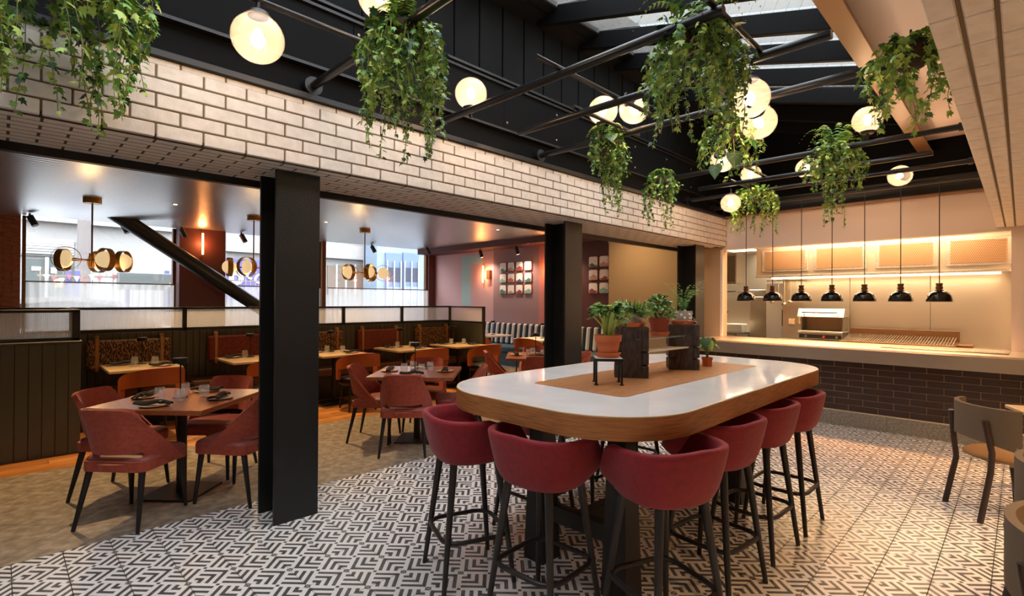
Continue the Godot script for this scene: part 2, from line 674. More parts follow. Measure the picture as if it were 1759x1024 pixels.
func area(parent: Node, pos: Vector3, to: Vector3, sz: Vector2, col: Color, e: float) -> AreaLight3D:
	var l := AreaLight3D.new()
	l.name = "light"
	parent.add_child(l, true)
	l.position = pos
	var d := (to - pos).normalized()
	l.basis = Basis.looking_at(d, Vector3.UP if absf(d.y) < 0.95 else Vector3.RIGHT)
	l.area_size = sz
	l.light_color = col
	l.light_energy = e
	l.area_range = 14.0
	l.area_attenuation = 2.0
	l.shadow_enabled = true
	return l

# ---------------------------------------------------------------- camera, sky, exposure
func camera_and_sky() -> void:
	var cam := Camera3D.new()
	cam.name = "camera"
	cam.transform = Transform3D(Basis(CR, CU, -CF), Vector3(0, EYE, 0))
	cam.fov = 60.455
	cam.near = 0.05
	cam.far = 200.0
	add_child(cam)
	cam.current = true
	var we := WorldEnvironment.new()
	we.name = "world"
	var e := Environment.new()
	e.background_mode = Environment.BG_SKY
	var sky := Sky.new()
	var sm := ProceduralSkyMaterial.new()
	sm.sky_top_color = Color(2.30, 2.36, 2.44)
	sm.sky_horizon_color = Color(2.36, 2.38, 2.40)
	sm.ground_bottom_color = Color(0.5, 0.5, 0.5)
	sm.ground_horizon_color = Color(0.6, 0.6, 0.6)
	sky.sky_material = sm
	e.sky = sky
	e.tonemap_mode = Environment.TONE_MAPPER_LINEAR
	e.tonemap_exposure = 1.3
	e.sdfgi_enabled = true
	e.ssao_enabled = true
	e.ssil_enabled = true
	we.environment = e
	add_child(we)

# ---------------------------------------------------------------- the setting
func structure(n: String, label := "") -> Node3D:
	var o := Node3D.new()
	o.name = n
	add_child(o)
	tag(o, label, "", "", "structure")
	return o

func floors() -> void:
	var fl := structure("floor", "floor of patterned marble tile, stone slabs and timber boards")
	blk(fl, "subfloor", M.grout, -4.6, -0.3, -4.6, 13.2, -0.012, 12.6)
	# printed marble tiles
	var ta := 0.2255
	var tb := 0.2375
	var meshes := []
	for k in 4:
		var s := SurfaceTool.new()
		s.begin(Mesh.PRIMITIVE_TRIANGLES)
		s.set_smooth_group(-1)
		var ox := (k % 2) * 0.5
		var oy := (k / 2) * 0.5
		var g := 0.0012
		var ch := 0.0012
		var hi := [Vector3(-ta / 2 + g + ch, 0, tb / 2 - g - ch), Vector3(ta / 2 - g - ch, 0, tb / 2 - g - ch), Vector3(ta / 2 - g - ch, 0, -tb / 2 + g + ch), Vector3(-ta / 2 + g + ch, 0, -tb / 2 + g + ch)]
		var lo := [Vector3(-ta / 2 + g, -0.004, tb / 2 - g), Vector3(ta / 2 - g, -0.004, tb / 2 - g), Vector3(ta / 2 - g, -0.004, -tb / 2 + g), Vector3(-ta / 2 + g, -0.004, -tb / 2 + g)]
		var put := func(v: Vector3) -> void:
			s.set_uv(Vector2(ox + (v.x / ta + 0.5) * 0.5, oy + (0.5 - v.z / tb) * 0.5))
			s.add_vertex(v)
		for t in [[0, 2, 1], [0, 3, 2]]:
			for i in t:
				put.call(hi[i])
		for i in 4:
			var j := (i + 1) % 4
			for v in [lo[i], hi[j], lo[j], lo[i], hi[i], hi[j]]:
				put.call(v)
		s.generate_normals()
		meshes.append(s.commit())
	var spots := []
	for i in range(-10, 27):
		for j in range(-11, 15):
			var a := 1.413 + ta * (i + 0.5)
			var b := 0.595 + tb * (j + 0.5)
			if a > 7.44:
				continue
			var d := a * 0.708 + b * 0.706
			var r := absf(a * 0.706 - b * 0.708) / maxf(d, 0.01)
			var key := d if d > 2.45 and r < 1.02 else d + 100.0
			spots.append([key, a, b, posmod(i, 2) + 2 * posmod(j, 2)])
	spots.sort_custom(func(x, y): return x[0] < y[0])
	var rest := SurfaceTool.new()
	rest.begin(Mesh.PRIMITIVE_TRIANGLES)
	for k in spots.size():
		var p: Array = spots[k]
		var pos := P(p[1], 0, p[2])
		if k < 300:
			part(fl, "tile", meshes[p[3]], M.floor_tile, pos)
		else:
			rest.append_from(meshes[p[3]], 0, Transform3D(Basis.IDENTITY, pos))
	part(fl, "patterned_tiles", rest.commit(), M.floor_tile, Vector3.ZERO, Vector3.ZERO, "stuff")
	# stone slabs laid on the diagonal, cut to the border
	var sz := 0.62
	var region := PackedVector2Array([Vector2(-1.6, 4.16), Vector2(9.2, 4.16), Vector2(9.2, 6.2), Vector2(-1.6, 6.2)])
	var region2 := PackedVector2Array([Vector2(6.45, 6.2), Vector2(9.2, 6.2), Vector2(9.2, 9.2), Vector2(6.45, 9.2)])
	for i in range(-4, 22):
		for j in range(-14, 10):
			var c := Vector2(2.101, 4.16) + Vector2(1, 1).normalized() * sz * i + Vector2(1, -1).normalized() * sz * j
			var e1 := Vector2(1, 1).normalized() * (sz / 2 - 0.0015)
			var e2 := Vector2(1, -1).normalized() * (sz / 2 - 0.0015)
			var q := PackedVector2Array([c + e1 + e2, c + e1 - e2, c - e1 - e2, c - e1 + e2])
			for rg in [region, region2]:
				for poly in Geometry2D.intersect_polygons(q, rg):
					var pl := PackedVector2Array()
					for v in poly:
						pl.append(Vector2(v.x - c.x, -v.y + c.y))
					var s := S()
					prism(s, pl, -0.01, 0.0)
					part(fl, "stone_slab", mesh_of(s), M.stone, P(c.x, 0, c.y))
	part(fl, "border_strip", box_mesh(Vector3(10.8, 0.012, 0.004)), M.steel_dark, P(3.8, -0.007, 4.1585))
	# timber boards under the booths
	var pm := box_mesh(Vector3(1.196, 0.014, 0.117), 0.0015)
	for r in 17:
		for k in range(0, 7):
			var a := -1.0 + 1.2 * k + 0.37 * (r % 3)
			if a - 0.6 > 6.45:
				continue
			var a0 := maxf(a - 0.6, -1.6)
			var a1 := minf(a + 0.6, 6.45)
			if a1 - a0 < 0.1:
				continue
			var mm: Mesh = pm if a1 - a0 > 1.19 else box_mesh(Vector3(a1 - a0 - 0.004, 0.014, 0.117), 0.0015)
			part(fl, "floorboard", mm, M["plank_%d" % ((r * 5 + k * 7) % 3)], P((a0 + a1) / 2, -0.007, 6.26 + 0.12 * r))

func brick_beam() -> void:
	var w := structure("wall_left", "white painted brick beam over the dining area opening")
	blk(w, "mortar_core", M.mortar, -1.2, 2.468, 3.417, 8.38, 2.90, 4.085)
	var full := box_mesh(Vector3(0.225, 0.074, 0.03), 0.004)
	var cap := box_mesh(Vector3(0.225, 0.036, 0.03), 0.004)
	for r in 6:
		var y := 2.487 + 0.0835 * r
		if r == 5:
			y = 2.871
		for k in range(-6, 36):
			var a := 0.491 + 0.2348 * k + (0.1174 if r % 2 == 0 else 0.0) + 0.1174
			if a > 8.36:
				continue
			part(w, "brick", full if r < 5 else cap, M.brick_white, P(a, y, 3.425 + 0.0012 * ((k * 7 + r * 3) % 3)))
	var so := structure("trim_1", "white brick soffit under the beam, running to the kitchen wall")
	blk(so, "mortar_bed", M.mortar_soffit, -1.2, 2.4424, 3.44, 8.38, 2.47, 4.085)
	var flat := box_mesh(Vector3(0.2215, 0.03, 0.0695), 0.0008)
	for r in 8:
		for k in range(-3, 36):
			var a := 0.38 + 0.2348 * k + (0.1174 if r % 2 == 0 else 0.0)
			if a > 8.3 or a < -0.5:
				continue
			part(so, "brick", flat, M.brick_white, P(a, 2.4565, 3.478 + 0.0815 * r))
	var ed := structure("trim_2", "black steel edge trim along the brick beam")
	blk(ed, "edge_angle", M.steel_black, -1.2, 2.39, 4.085, 8.38, 3.05, 4.14)
	blk(ed, "top_angle", M.steel_black, -1.2, 2.892, 3.385, 8.38, 2.935, 3.5, 0.004)

func right_beam() -> void:
	var w := structure("trim_3", "white brick soffit of the beam along the bar side")
	blk(w, "mortar_bed", M.mortar, -1.5, 2.449, -0.62, 8.38, 2.46, 0.21)
	var flat := box_mesh(Vector3(0.2335, 0.03, 0.0705), 0.004)
	for r in 9:
		for k in range(-4, 36):
			var a := 1.855 + 0.2385 * k + (0.03 if r % 2 == 1 else 0.0) + 0.119
			if a > 8.33 or (r > 5 and a < 0.3):
				continue
			part(w, "brick", flat, M.brick_white, P(a, 2.4545, 0.178 - 0.083 * r))
	blk(w, "beam_face", M.plaster, -4.4, 2.455, -0.62, 8.38, 3.68, 0.212)

func roof() -> void:
	var c := structure("ceiling", "black steel monopitch roof with skylights over the bar")
	# recessed channel, screwed plates, rail, boarded upstand
	blk(c, "channel", M.roof_black, -4.4, 2.93, 3.47, 8.38, 3.16, 3.6)
	blk(c, "channel_lip", M.steel_black, -4.4, 3.13, 3.405, 8.38, 3.15, 3.5)
	for k in range(-3, 6):
		var a0 := 1.80 + 1.52 * k
		var a1 := minf(a0 + 1.517, 8.38)
		if a1 - a0 < 0.1:
			continue
		var pl := blk(c, "plate", M.roof_black, a0, 3.15, 3.425, a1, 3.545, 3.45, 0.003)
		var sc := S()
		ball(sc, Vector3.ZERO, Vector3(0.012, 0.012, 0.006), 10)
		var sm := mesh_of(sc)
		for d in [[-0.72, 0.13], [-0.72, -0.13], [0.0, 0.13], [0.0, -0.13]]:
			part(pl, "screw", sm, M.steel_dark, Vector3(d[0], d[1], 0.013))
	for k in 2:
		blk(c, "rail", M.steel_black, -4.4, 3.545 + 0.035 * k, 3.40 - 0.015 * k, 8.38, 3.565 + 0.035 * k, 3.48)
	blk(c, "upstand_backing", M.grout_dark, -4.4, 3.55, 3.52, 8.38, 4.6, 3.6)
	var bd := box_mesh(Vector3(0.276, 0.80, 0.022), 0.003)
	for k in range(-24, 20):
		var a := 2.777 + 0.2935 * (k + 0.5)
		if a > 8.25:
			continue
		part(c, "upstand_board", bd, M.board_black, P(a, 4.0, 3.508))
	blk(c, "ridge_beam", M.steel_black, -4.4, 4.36, 3.16, 8.38, 4.62, 3.5, 0.01)
	blk(c, "ridge_flange", M.steel_black, -4.4, 4.34, 3.3, 8.38, 4.365, 3.5)
	# low side beam and plaster strip
	var bb := Node3D.new()
	bb.name = "low_beam"
	c.add_child(bb)
	blk(bb, "flange", M.bronze_beam, -4.4, 3.45, 0.80, 8.38, 3.47, 0.94, 0.003)
	blk(bb, "web", M.bronze_beam, -4.4, 3.47, 0.86, 8.38, 3.78, 0.885)
	blk(c, "plaster_strip", M.plaster, -4.4, 3.62, 0.2, 8.38, 3.68, 0.86)
	# rafters and panes, rising towards the upstand
	var sl := 0.28
	var b0 := 0.86
	var b1 := 3.42
	var ln := sqrt((b1 - b0) ** 2 + ((b1 - b0) * sl) ** 2)
	var tilt := atan(sl)
	var mid := (b0 + b1) / 2
	var raf := box_mesh(Vector3(0.06, 0.17, ln), 0.004)
	var sill := box_mesh(Vector3(0.05, 0.05, ln - 0.04), 0.004)
	var pn := box_mesh(Vector3(0.60, 0.008, ln - 0.3))
	var ystart := 3.50
	var a := 6.52
	var k := 0
	while a > -4.2:
		var y := ystart + (mid - b0) * sl
		part(c, "rafter", raf, M.roof_black, P(a, y + 0.165, mid), Vector3(tilt, 0, 0))
		if k > 0:
			var pa := a + 0.34
			part(c, "skylight_frame", sill, M.container_blue, P(a + 0.055, y + 0.235, mid), Vector3(tilt, 0, 0))
			part(c, "skylight_pane", pn, M.roof_glass, P(pa, y + 0.262, mid), Vector3(tilt, 0, 0))
			for e in [-1.0, 1.0]:
				part(c, "end_trim", box_mesh(Vector3(0.62, 0.14, 0.16)), M.roof_black, P(pa, y + 0.26, mid) + Basis(Vector3.RIGHT, tilt) * Vector3(0, -0.03, e * (ln / 2 - 0.08)), Vector3(tilt, 0, 0))
		a -= 0.68
		k += 1
	# closed roof beyond the last pane, above the kitchen end
	var cl := box_mesh(Vector3(1.9, 0.05, ln + 0.3))
	part(c, "roof_panel", cl, M.roof_black, P(7.47, ystart + (mid - b0) * sl + 0.26, mid), Vector3(tilt, 0, 0))
	for q in [7.2, 7.88]:
		part(c, "rafter", raf, M.roof_black, P(q, ystart + (mid - b0) * sl + 0.12, mid), Vector3(tilt, 0, 0))
	blk(c, "upstand_cap", M.roof_black, -4.4, 4.6, 3.1, 8.4, 4.7, 3.65)
	blk(c, "gable", M.roof_black, 8.36, 3.1, 0.2, 8.44, 4.7, 3.6)
	# black channel over the kitchen wall
	blk(c, "kitchen_channel", M.steel_black, 8.28, 2.91, 0.2, 8.38, 3.13, 3.42)
	blk(c, "kitchen_channel_lip", M.bronze_beam, 8.24, 2.895, 0.2, 8.40, 2.915, 3.42)

func steel_column(a: float, label: String) -> void:
	var t := thing("steel_column", P(a + 0.154, 0, 3.765), 0.0, label, "column", "", "structure")
	part(t, "flange", box_mesh(Vector3(0.308, 2.444, 0.026), 0.002), M.column_black, Vector3(0, 1.222, 0.142))
	part(t, "flange", box_mesh(Vector3(0.308, 2.444, 0.026), 0.002), M.column_black, Vector3(0, 1.222, -0.142))
	part(t, "web", box_mesh(Vector3(0.02, 2.444, 0.26)), M.column_black, Vector3(0, 1.222, 0))

func kitchen_wall() -> void:
	var w := structure("wall_right", "plastered wall above and beside the kitchen pass")
	blk(w, "header", M.plaster_header, 8.38, 2.40, 0.09, 8.56, 3.12, 3.48)
	blk(w, "jamb", M.plaster_header, 8.38, 0.0, -0.62, 8.56, 3.12, 0.09)
	blk(w, "return_wall", M.beige, 8.38, 0.0, 3.48, 8.56, 3.05, 5.70)
	blk(w, "jamb_edge", M.plaster_header, 8.372, 0.0, 3.475, 8.39, 2.40, 3.515)
	blk(w, "side_return", M.beige, 8.56, 0.0, 5.62, 9.15, 3.05, 5.70)

func dining_ceiling() -> void:
	var c := structure("ceiling_001", "polished metal slat ceiling over the dining room")
	blk(c, "backing", M.steel_black, -2.2, 3.03, 4.14, 9.3, 3.12, 12.6)
	var ss := S()
	ss.set_smooth_group(1)
	for q in 6:
		var z0 := -0.0445 + 0.089 * q / 6.0
		var z1 := -0.0445 + 0.089 * (q + 1) / 6.0
		var h0 := -0.004 * (1.0 - pow(z0 / 0.0445, 2.0))
		var h1 := -0.004 * (1.0 - pow(z1 / 0.0445, 2.0))
		quad(ss, Vector3(-5.7, h0, z0), Vector3(5.7, h0, z0), Vector3(5.7, h1, z1), Vector3(-5.7, h1, z1))
	ss.set_smooth_group(-1)
	quad(ss, Vector3(-5.7, 0.0007, 0.0435), Vector3(5.7, 0.0007, 0.0435), Vector3(5.7, 0.0007, -0.0435), Vector3(-5.7, 0.0007, -0.0435))
	for e in [-1.0, 1.0]:
		quad(ss, Vector3(-5.7, 0.0, e * 0.0445), Vector3(5.7, 0.0, e * 0.0445), Vector3(5.7, 0.0007, e * 0.0435), Vector3(-5.7, 0.0007, e * 0.0435))
	var sl := mesh_of(ss)
	for k in 83:
		part(c, "slat", sl, M.metal_ceiling, P(3.5, 3.002, 4.2 + 0.0993 * k))
	blk(c, "bulkhead", M.maroon, 8.55, 2.86, 5.70, 9.15, 3.0, 12.4)

func window_wall() -> void:
	var w := structure("wall_back", "street wall with brick pier, maroon pier and low sill wall")
	blk(w, "sill_wall", M.maroon, -2.2, 0.0, 12.4, 9.3, 0.92, 12.6)
	blk(w, "pier_core", M.mortar_pale, -2.2, 0.92, 12.42, 0.26, 3.02, 12.6)
	var br := box_mesh(Vector3(0.215, 0.065, 0.03), 0.003)
	var hb := box_mesh(Vector3(0.103, 0.065, 0.03), 0.003)
	for r in 27:
		var y := 0.98 + 0.0755 * r
		for k in 4:
			if r % 2 == 0:
				part(w, "brick", br, M.brick_red, P(0.148 - 0.226 * k, y, 12.41))
			elif k == 0:
				part(w, "brick", hb, M.brick_red, P(0.205, y, 12.41))
			else:
				part(w, "brick", br, M.brick_red, P(0.262 - 0.226 * k, y, 12.41))
	blk(w, "pier", M.maroon, 2.58, 0.92, 12.12, 3.43, 3.0, 12.6)
	blk(w, "corner_post", M.maroon, 8.92, 0.0, 12.35, 9.15, 3.0, 12.6)
	var i := 1
	for o in [[0.28, 2.58], [3.43, 5.66], [5.76, 8.92]]:
		var n := structure("window_%d" % i, "tall street window")
		i += 1
		blk(n, "pane", M.window_glass, o[0] + 0.05, 0.95, 12.49, o[1] - 0.05, 3.0, 12.5)
		blk(n, "window_frame", M.bronze, o[0], 0.92, 12.42, o[0] + 0.05, 3.0, 12.54, 0.003)
		blk(n, "window_frame", M.bronze, o[1] - 0.05, 0.92, 12.42, o[1], 3.0, 12.54, 0.003)
		blk(n, "window_sill", M.bronze, o[0], 0.92, 12.38, o[1], 0.95, 12.54, 0.003)
	blk(w, "mullion", M.bronze, 5.66, 0.92, 12.3, 5.76, 3.0, 12.56, 0.004)

func pink_wall() -> void:
	var w := structure("wall_end", "pink dining room wall with painted colour blocks")
	blk(w, "wall_body", M.pink, 9.15, 0.0, 5.62, 9.4, 3.1, 12.6)
	blk(w, "mauve_field", M.mauve, 9.147, 0.0, 8.21, 9.15, 2.86, 9.81)
	blk(w, "rosy_field", M.rosy, 9.147, 0.0, 7.6, 9.15, 2.86, 8.21)
	blk(w, "maroon_field", M.maroon, 9.147, 0.0, 5.7, 9.15, 2.86, 7.6)
	blk(w, "teal_field", M.teal, 9.147, 1.4, 10.72, 9.15, 2.78, 11.12)
	blk(w, "teal_field", M.teal, 9.147, 2.53, 10.26, 9.15, 2.78, 10.72)

func hidden_shell() -> void:      # the rest of the room, behind and beside the camera
	var w := structure("wall_front", "plain walls closing the entrance end of the room")
	blk(w, "wall_body", M.dull_wall, -4.6, 0.0, -4.6, -4.4, 4.9, 12.6)
	blk(w, "wall_body", M.dull_wall, -2.4, 0.0, 4.14, -2.2, 3.1, 12.6)
	blk(w, "wall_body", M.dull_wall, -4.4, 0.0, 3.6, -1.2, 3.2, 4.16)
	var v := structure("wall_side", "wall along the far side of the bar seating")
	blk(v, "wall_body", M.dull_wall, -4.6, 0.0, -4.6, 8.56, 3.2, -4.4)
	blk(v, "wall_body", M.dull_wall, 8.38, 0.0, -4.6, 8.56, 3.12, -0.62)
	var c := structure("ceiling_002", "plaster ceiling over the bar seating")
	blk(c, "ceiling_board", M.plaster, -4.6, 2.75, -4.6, 8.56, 2.9, -0.6)
	blk(v, "beam_back", M.plaster, -4.6, 3.62, 0.0, -4.4, 4.9, 3.6)

# ---------------------------------------------------------------- kitchen
func kitchen() -> void:
	var t := thing("pass_counter", P(7.47, 0, 1.5), 0.0, "long stainless steel kitchen pass counter faced with dark brown tiles", "counter")
	var off := -t.position
	var B := func(n: String, m: Material, a0, y0, b0, a1, y1, b1, k := 0.0) -> MeshInstance3D:
		var o := blk(t, n, m, a0, y0, b0, a1, y1, b1, k)
		o.position += off
		return o
	B.call("carcass", M.tile_grout, 7.522, 0.0, -0.6, 8.37, 0.9, 3.56)
	B.call("worktop", M.steel, 7.43, 0.95, -0.6, 8.37, 0.985, 3.56, 0.006)
	B.call("fascia", M.steel, 7.40, 0.812, -0.6, 7.53, 0.975, 3.56, 0.008)
	B.call("inner_worktop", M.steel, 8.37, 0.955, 0.1, 8.56, 0.98, 3.475)
	B.call("tray", M.steel_bright, 7.75, 0.985, 0.1, 8.3, 1.0, 1.25, 0.004)
	for k in 8:
		var b0 := -0.6 + 0.58 * k
		B.call("kick_slab", M.kick_stone, 7.47, 0.0, b0 + 0.0015, 7.525, 0.185, minf(b0 + 0.5785, 3.56), 0.002)
	B.call("kick_trim", M.pale_edge, 7.468, 0.183, -0.6, 7.53, 0.19, 3.56)
	var tl := box_mesh(Vector3(0.014, 0.0705, 0.2985), 0.0055)
	for r in 8:
		for k in 15:
			var b := -0.45 + 0.3065 * k + (0.153 if r % 2 == 1 else 0.0)
			if b > 3.42:
				continue
			part(t, "tile", tl, M.kitchen_tile, P(7.5215, 0.229 + 0.0775 * r, b) + off)
	# room shell of the kitchen
	var w := structure("wall_kitchen", "stainless steel clad kitchen wall")
	for q in [[0.1, 0.985], [0.992, 2.026], [2.033, 3.06]]:
		blk(w, "steel_panel", M.steel, 10.0, 0.0, q[0], 10.05, 2.7, q[1], 0.002)
	blk(w, "wall_body", M.plaster_header, 10.05, 0.0, -0.7, 10.2, 2.8, 3.06)
	blk(w, "wall_body", M.plaster_header, 8.56, 0.0, -0.1, 10.2, 2.8, 0.09)
	blk(w, "wall_body", M.steel_bright, 12.6, 0.0, 2.9, 12.8, 2.8, 5.8)
	blk(w, "wall_body", M.plaster, 10.2, 0.0, 2.9, 12.8, 2.8, 3.06)
	blk(w, "wall_body", M.steel_bright, 9.3, 0.0, 5.62, 12.8, 2.8, 5.8)
	blk(w, "ceiling_board", M.plaster, 8.5, 2.7, -0.1, 12.8, 2.85, 5.8)
	var hd := thing("extractor_hood", P(9.65, 2.2, 1.7), 0.0, "stainless extractor hood with four perforated filter panels above the grill", "hood")
	var ho := -hd.position
	var H := func(n: String, m: Material, a0, y0, b0, a1, y1, b1, k := 0.0) -> MeshInstance3D:
		var o := blk(hd, n, m, a0, y0, b0, a1, y1, b1, k)
		o.position += ho
		return o
	H.call("canopy", M.steel, 9.32, 1.985, 0.1, 9.99, 2.69, 3.28, 0.006)
	H.call("lower_lip", M.steel_bright, 9.28, 1.965, 0.1, 9.36, 2.0, 3.28, 0.004)
	for q in [[0.10, 0.72], [0.85, 1.53], [1.69, 2.36], [2.48, 3.15]]:
		var f: MeshInstance3D = H.call("filter_frame", M.steel_bright, 9.29, 2.06, q[0] - 0.01, 9.325, 2.43, q[1] + 0.03, 0.005)
		var wd: float = q[1] - q[0] - 0.05
		part(f, "filter_mesh", box_mesh(Vector3(0.008, 0.31, wd)), M.perforated, Vector3(-0.016, 0, 0))
		var ds := S()
		for iy in 15:
			for ib in int(wd / 0.022):
				bx(ds, Vector3(0, -0.147 + 0.021 * iy, -wd / 2 + 0.012 + 0.022 * ib + (0.011 if iy % 2 else 0.0)), Vector3(0.004, 0.012, 0.012))
		part(f, "perforation", mesh_of(ds), M.brown_grill, Vector3(-0.0195, 0, 0), Vector3.ZERO, "stuff")
		for e in [-1.0, 1.0]:
			part(f, "latch", box_mesh(Vector3(0.014, 0.02, 0.09), 0.004), M.steel_bright, Vector3(-0.022, 0.157, e * (wd / 2 - 0.07)))
	var strip := solo("strip_light", box_mesh(Vector3(0.05, 0.035, 2.9), 0.006), M.kitchen_light, P(9.55, 1.962, 1.65), 0.0, "long strip light under the extractor hood", "light")
	area(strip, Vector3(0, -0.03, 0), Vector3(0.0, -1, 0), Vector2(2.8, 0.06), Color(1.0, 0.86, 0.68), 2.6)
	# cooking line
	var cl := thing("cook_line", P(9.45, 0, 1.6), 0.0, "steel cooking worktop running along the kitchen wall", "worktop")
	part(cl, "body", box_mesh(Vector3(1.08, 0.88, 2.9), 0.004), M.steel_dark, Vector3(0, 0.44, 0))
	part(cl, "top", box_mesh(Vector3(1.1, 0.03, 2.92), 0.004), M.steel, Vector3(0, 0.895, 0))
	var gr := thing("char_grill", P(9.35, 0.91, 1.3), 0.0, "wide charred bar grill with brown splash back", "grill")
	part(gr, "tray", box_mesh(Vector3(0.66, 0.06, 1.34), 0.006), M.brown_grill, Vector3(0, 0.03, 0))
	part(gr, "splash_back", box_mesh(Vector3(0.03, 0.16, 1.34), 0.004), M.brown_grill, Vector3(0.36, 0.15, 0))
	for k in 40:
		part(gr, "grill_bar", box_mesh(Vector3(0.6, 0.012, 0.013), 0.003) if k == 0 else (gr.get_child(2) as MeshInstance3D).mesh, M.steel_dark, Vector3(0, 0.1, -0.635 + 0.0326 * k), Vector3(0, 0, 0.13))
	part(gr, "grease_tray", box_mesh(Vector3(0.3, 0.04, 0.16), 0.006), M.brown_grill, Vector3(-0.05, 0.05, 0.76))
	var sa := thing("salamander_grill", P(9.6, 0.91, 2.32), 0.0, "stainless countertop salamander grill with towel bar handle", "appliance")
	part(sa, "base", box_mesh(Vector3(0.42, 0.1, 0.62), 0.008), M.steel_dark, Vector3(0, 0.09, 0))
	part(sa, "control_panel", box_mesh(Vector3(0.01, 0.06, 0.6), 0.003), M.leg_black, Vector3(-0.214, 0.08, 0))
	part(sa, "ledge", box_mesh(Vector3(0.46, 0.03, 0.64), 0.006), M.steel_bright, Vector3(-0.01, 0.155, 0))
	part(sa, "back_panel", box_mesh(Vector3(0.03, 0.3, 0.6)), M.perforated, Vector3(0.17, 0.31, 0))
	part(sa, "side_post", box_mesh(Vector3(0.3, 0.3, 0.02)), M.steel_dark, Vector3(0.05, 0.31, 0.3))
	part(sa, "side_post", box_mesh(Vector3(0.3, 0.3, 0.02)), M.steel_dark, Vector3(0.05, 0.31, -0.3))
	var hp := S()
	prism(hp, PackedVector2Array([Vector2(-0.22, 0.0), Vector2(0.2, 0.0), Vector2(0.2, 0.13), Vector2(-0.14, 0.13)]), -0.33, 0.33, false, Transform3D(Basis(Vector3.RIGHT, PI / 2).inverse() * Basis.IDENTITY, Vector3.ZERO))
	part(sa, "heat_head", mesh_of(hp), M.steel_bright, Vector3(0, 0.4, 0))
	var bar := S()
	tube(bar, [Vector3(-0.2, 0, -0.24), Vector3(-0.27, 0, -0.24), Vector3(-0.28, 0, -0.2), Vector3(-0.28, 0, 0.2), Vector3(-0.27, 0, 0.24), Vector3(-0.2, 0, 0.24)], 0.01, 8)
	part(sa, "handle", mesh_of(bar), M.steel_black, Vector3(0, 0.47, 0))
	for k in 3:
		part(sa, "knob", rod_mesh(Vector3.ZERO, Vector3(-0.03, 0, 0), 0.02, 0.017), M.red_plastic if k == 1 else M.steel_dark, Vector3(-0.217, 0.08, [-0.2, 0.06, 0.24][k]))
	var so := thing("wall_socket", P(9.995, 1.22, 2.84), 0.0, "pair of yellowed sockets on the steel kitchen wall", "socket")
	part(so, "plate", box_mesh(Vector3(0.03, 0.1, 0.1), 0.006), M.plate_tan, Vector3(-0.012, -0.02, -0.07))
	part(so, "plate", box_mesh(Vector3(0.04, 0.18, 0.11), 0.006), M.plate_tan, Vector3(-0.012, 0.03, 0.1))
	part(so, "switch", box_mesh(Vector3(0.02, 0.05, 0.05), 0.004), M.red_plastic, Vector3(-0.035, 0.02, 0.1))
	# utensil rail
	var ur := thing("utensil_rail", P(9.9, 1.93, 3.0), 0.0, "steel rail on the kitchen wall with hooks", "rail")
	part(ur, "bar", rod_mesh(Vector3(0, 0, -0.3), Vector3(0, 0, 0.35), 0.008), M.steel_dark)
	for k in 5:
		var s := S()
		rod(s, Vector3(0, 0, 0), Vector3(0, -0.3 - 0.04 * (k % 3), 0), 0.007, -1.0, 8)
		ball(s, Vector3(-0.01, -0.33 - 0.04 * (k % 3), 0), Vector3(0.05, 0.035, 0.05), 12)
		solo("ladle", mesh_of(s), M.steel, P(9.885, 1.925, 2.80 + 0.1 * k), 0.0, "steel ladle on the utensil rail, %s from the salamander" % ["first", "second", "third", "fourth", "fifth"][k], "ladle", "ladles on the rail")
	# deeper kitchen on the far side
	var ov := thing("combi_oven", P(11.4, 0, 3.72), 0.0, "tall steel combi oven with black door handle", "oven")
	part(ov, "cabinet", box_mesh(Vector3(0.7, 1.7, 0.62), 0.01), M.steel_bright, Vector3(0, 0.95, 0))
	part(ov, "door", box_mesh(Vector3(0.03, 0.9, 0.58), 0.006), M.steel, Vector3(-0.36, 1.2, 0))
	part(ov, "handle", rod_mesh(Vector3(-0.42, 1.02, 0.1), Vector3(-0.42, 1.3, 0.1), 0.016), M.leg_black)
	part(ov, "control_panel", box_mesh(Vector3(0.03, 0.4, 0.14), 0.004), M.leg_black, Vector3(-0.37, 1.3, 0.22))
	for e in [-0.25, 0.25]:
		part(ov, "leg", rod_mesh(Vector3(-0.28, 0, e), Vector3(-0.28, 0.12, e), 0.02), M.steel_dark)
	var fr := thing("tall_fridge", P(10.7, 0, 3.3), 0.0, "white upright fridge beside the combi oven", "fridge")
	part(fr, "cabinet", box_mesh(Vector3(0.6, 1.9, 0.36), 0.01), M.white_plastic, Vector3(0, 0.95, 0))
	part(fr, "door_handle", rod_mesh(Vector3(-0.33, 1.1, 0.12), Vector3(-0.33, 1.4, 0.12), 0.012), M.steel_dark)
	var pt := thing("prep_table", P(10.9, 0, 4.69), 0.0, "stainless prep table deep inside the kitchen", "table")
	part(pt, "table_top", box_mesh(Vector3(0.8, 0.04, 1.25), 0.005), M.steel_bright, Vector3(0, 0.9, 0))
	part(pt, "splash_panel", box_mesh(Vector3(0.02, 0.7, 1.25)), M.steel, Vector3(0.39, 1.25, 0))
	for x in [-0.35, 0.35]:
		for z in [-0.58, 0.58]:
			part(pt, "leg", rod_mesh(Vector3(x, 0, z), Vector3(x, 0.88, z), 0.02), M.steel_bright)
	for k in 3:
		var s := S()
		cbx(s, Vector3(0, 0.09, 0), Vector3(0.28, 0.18, 0.34), 0.02)
		solo("food_tub", mesh_of(s), M.white_plastic, P(10.72, 0.92, 4.16 + 0.38 * k), 0.0, "white plastic food tub on the prep table", "tub", "tubs on the prep table")
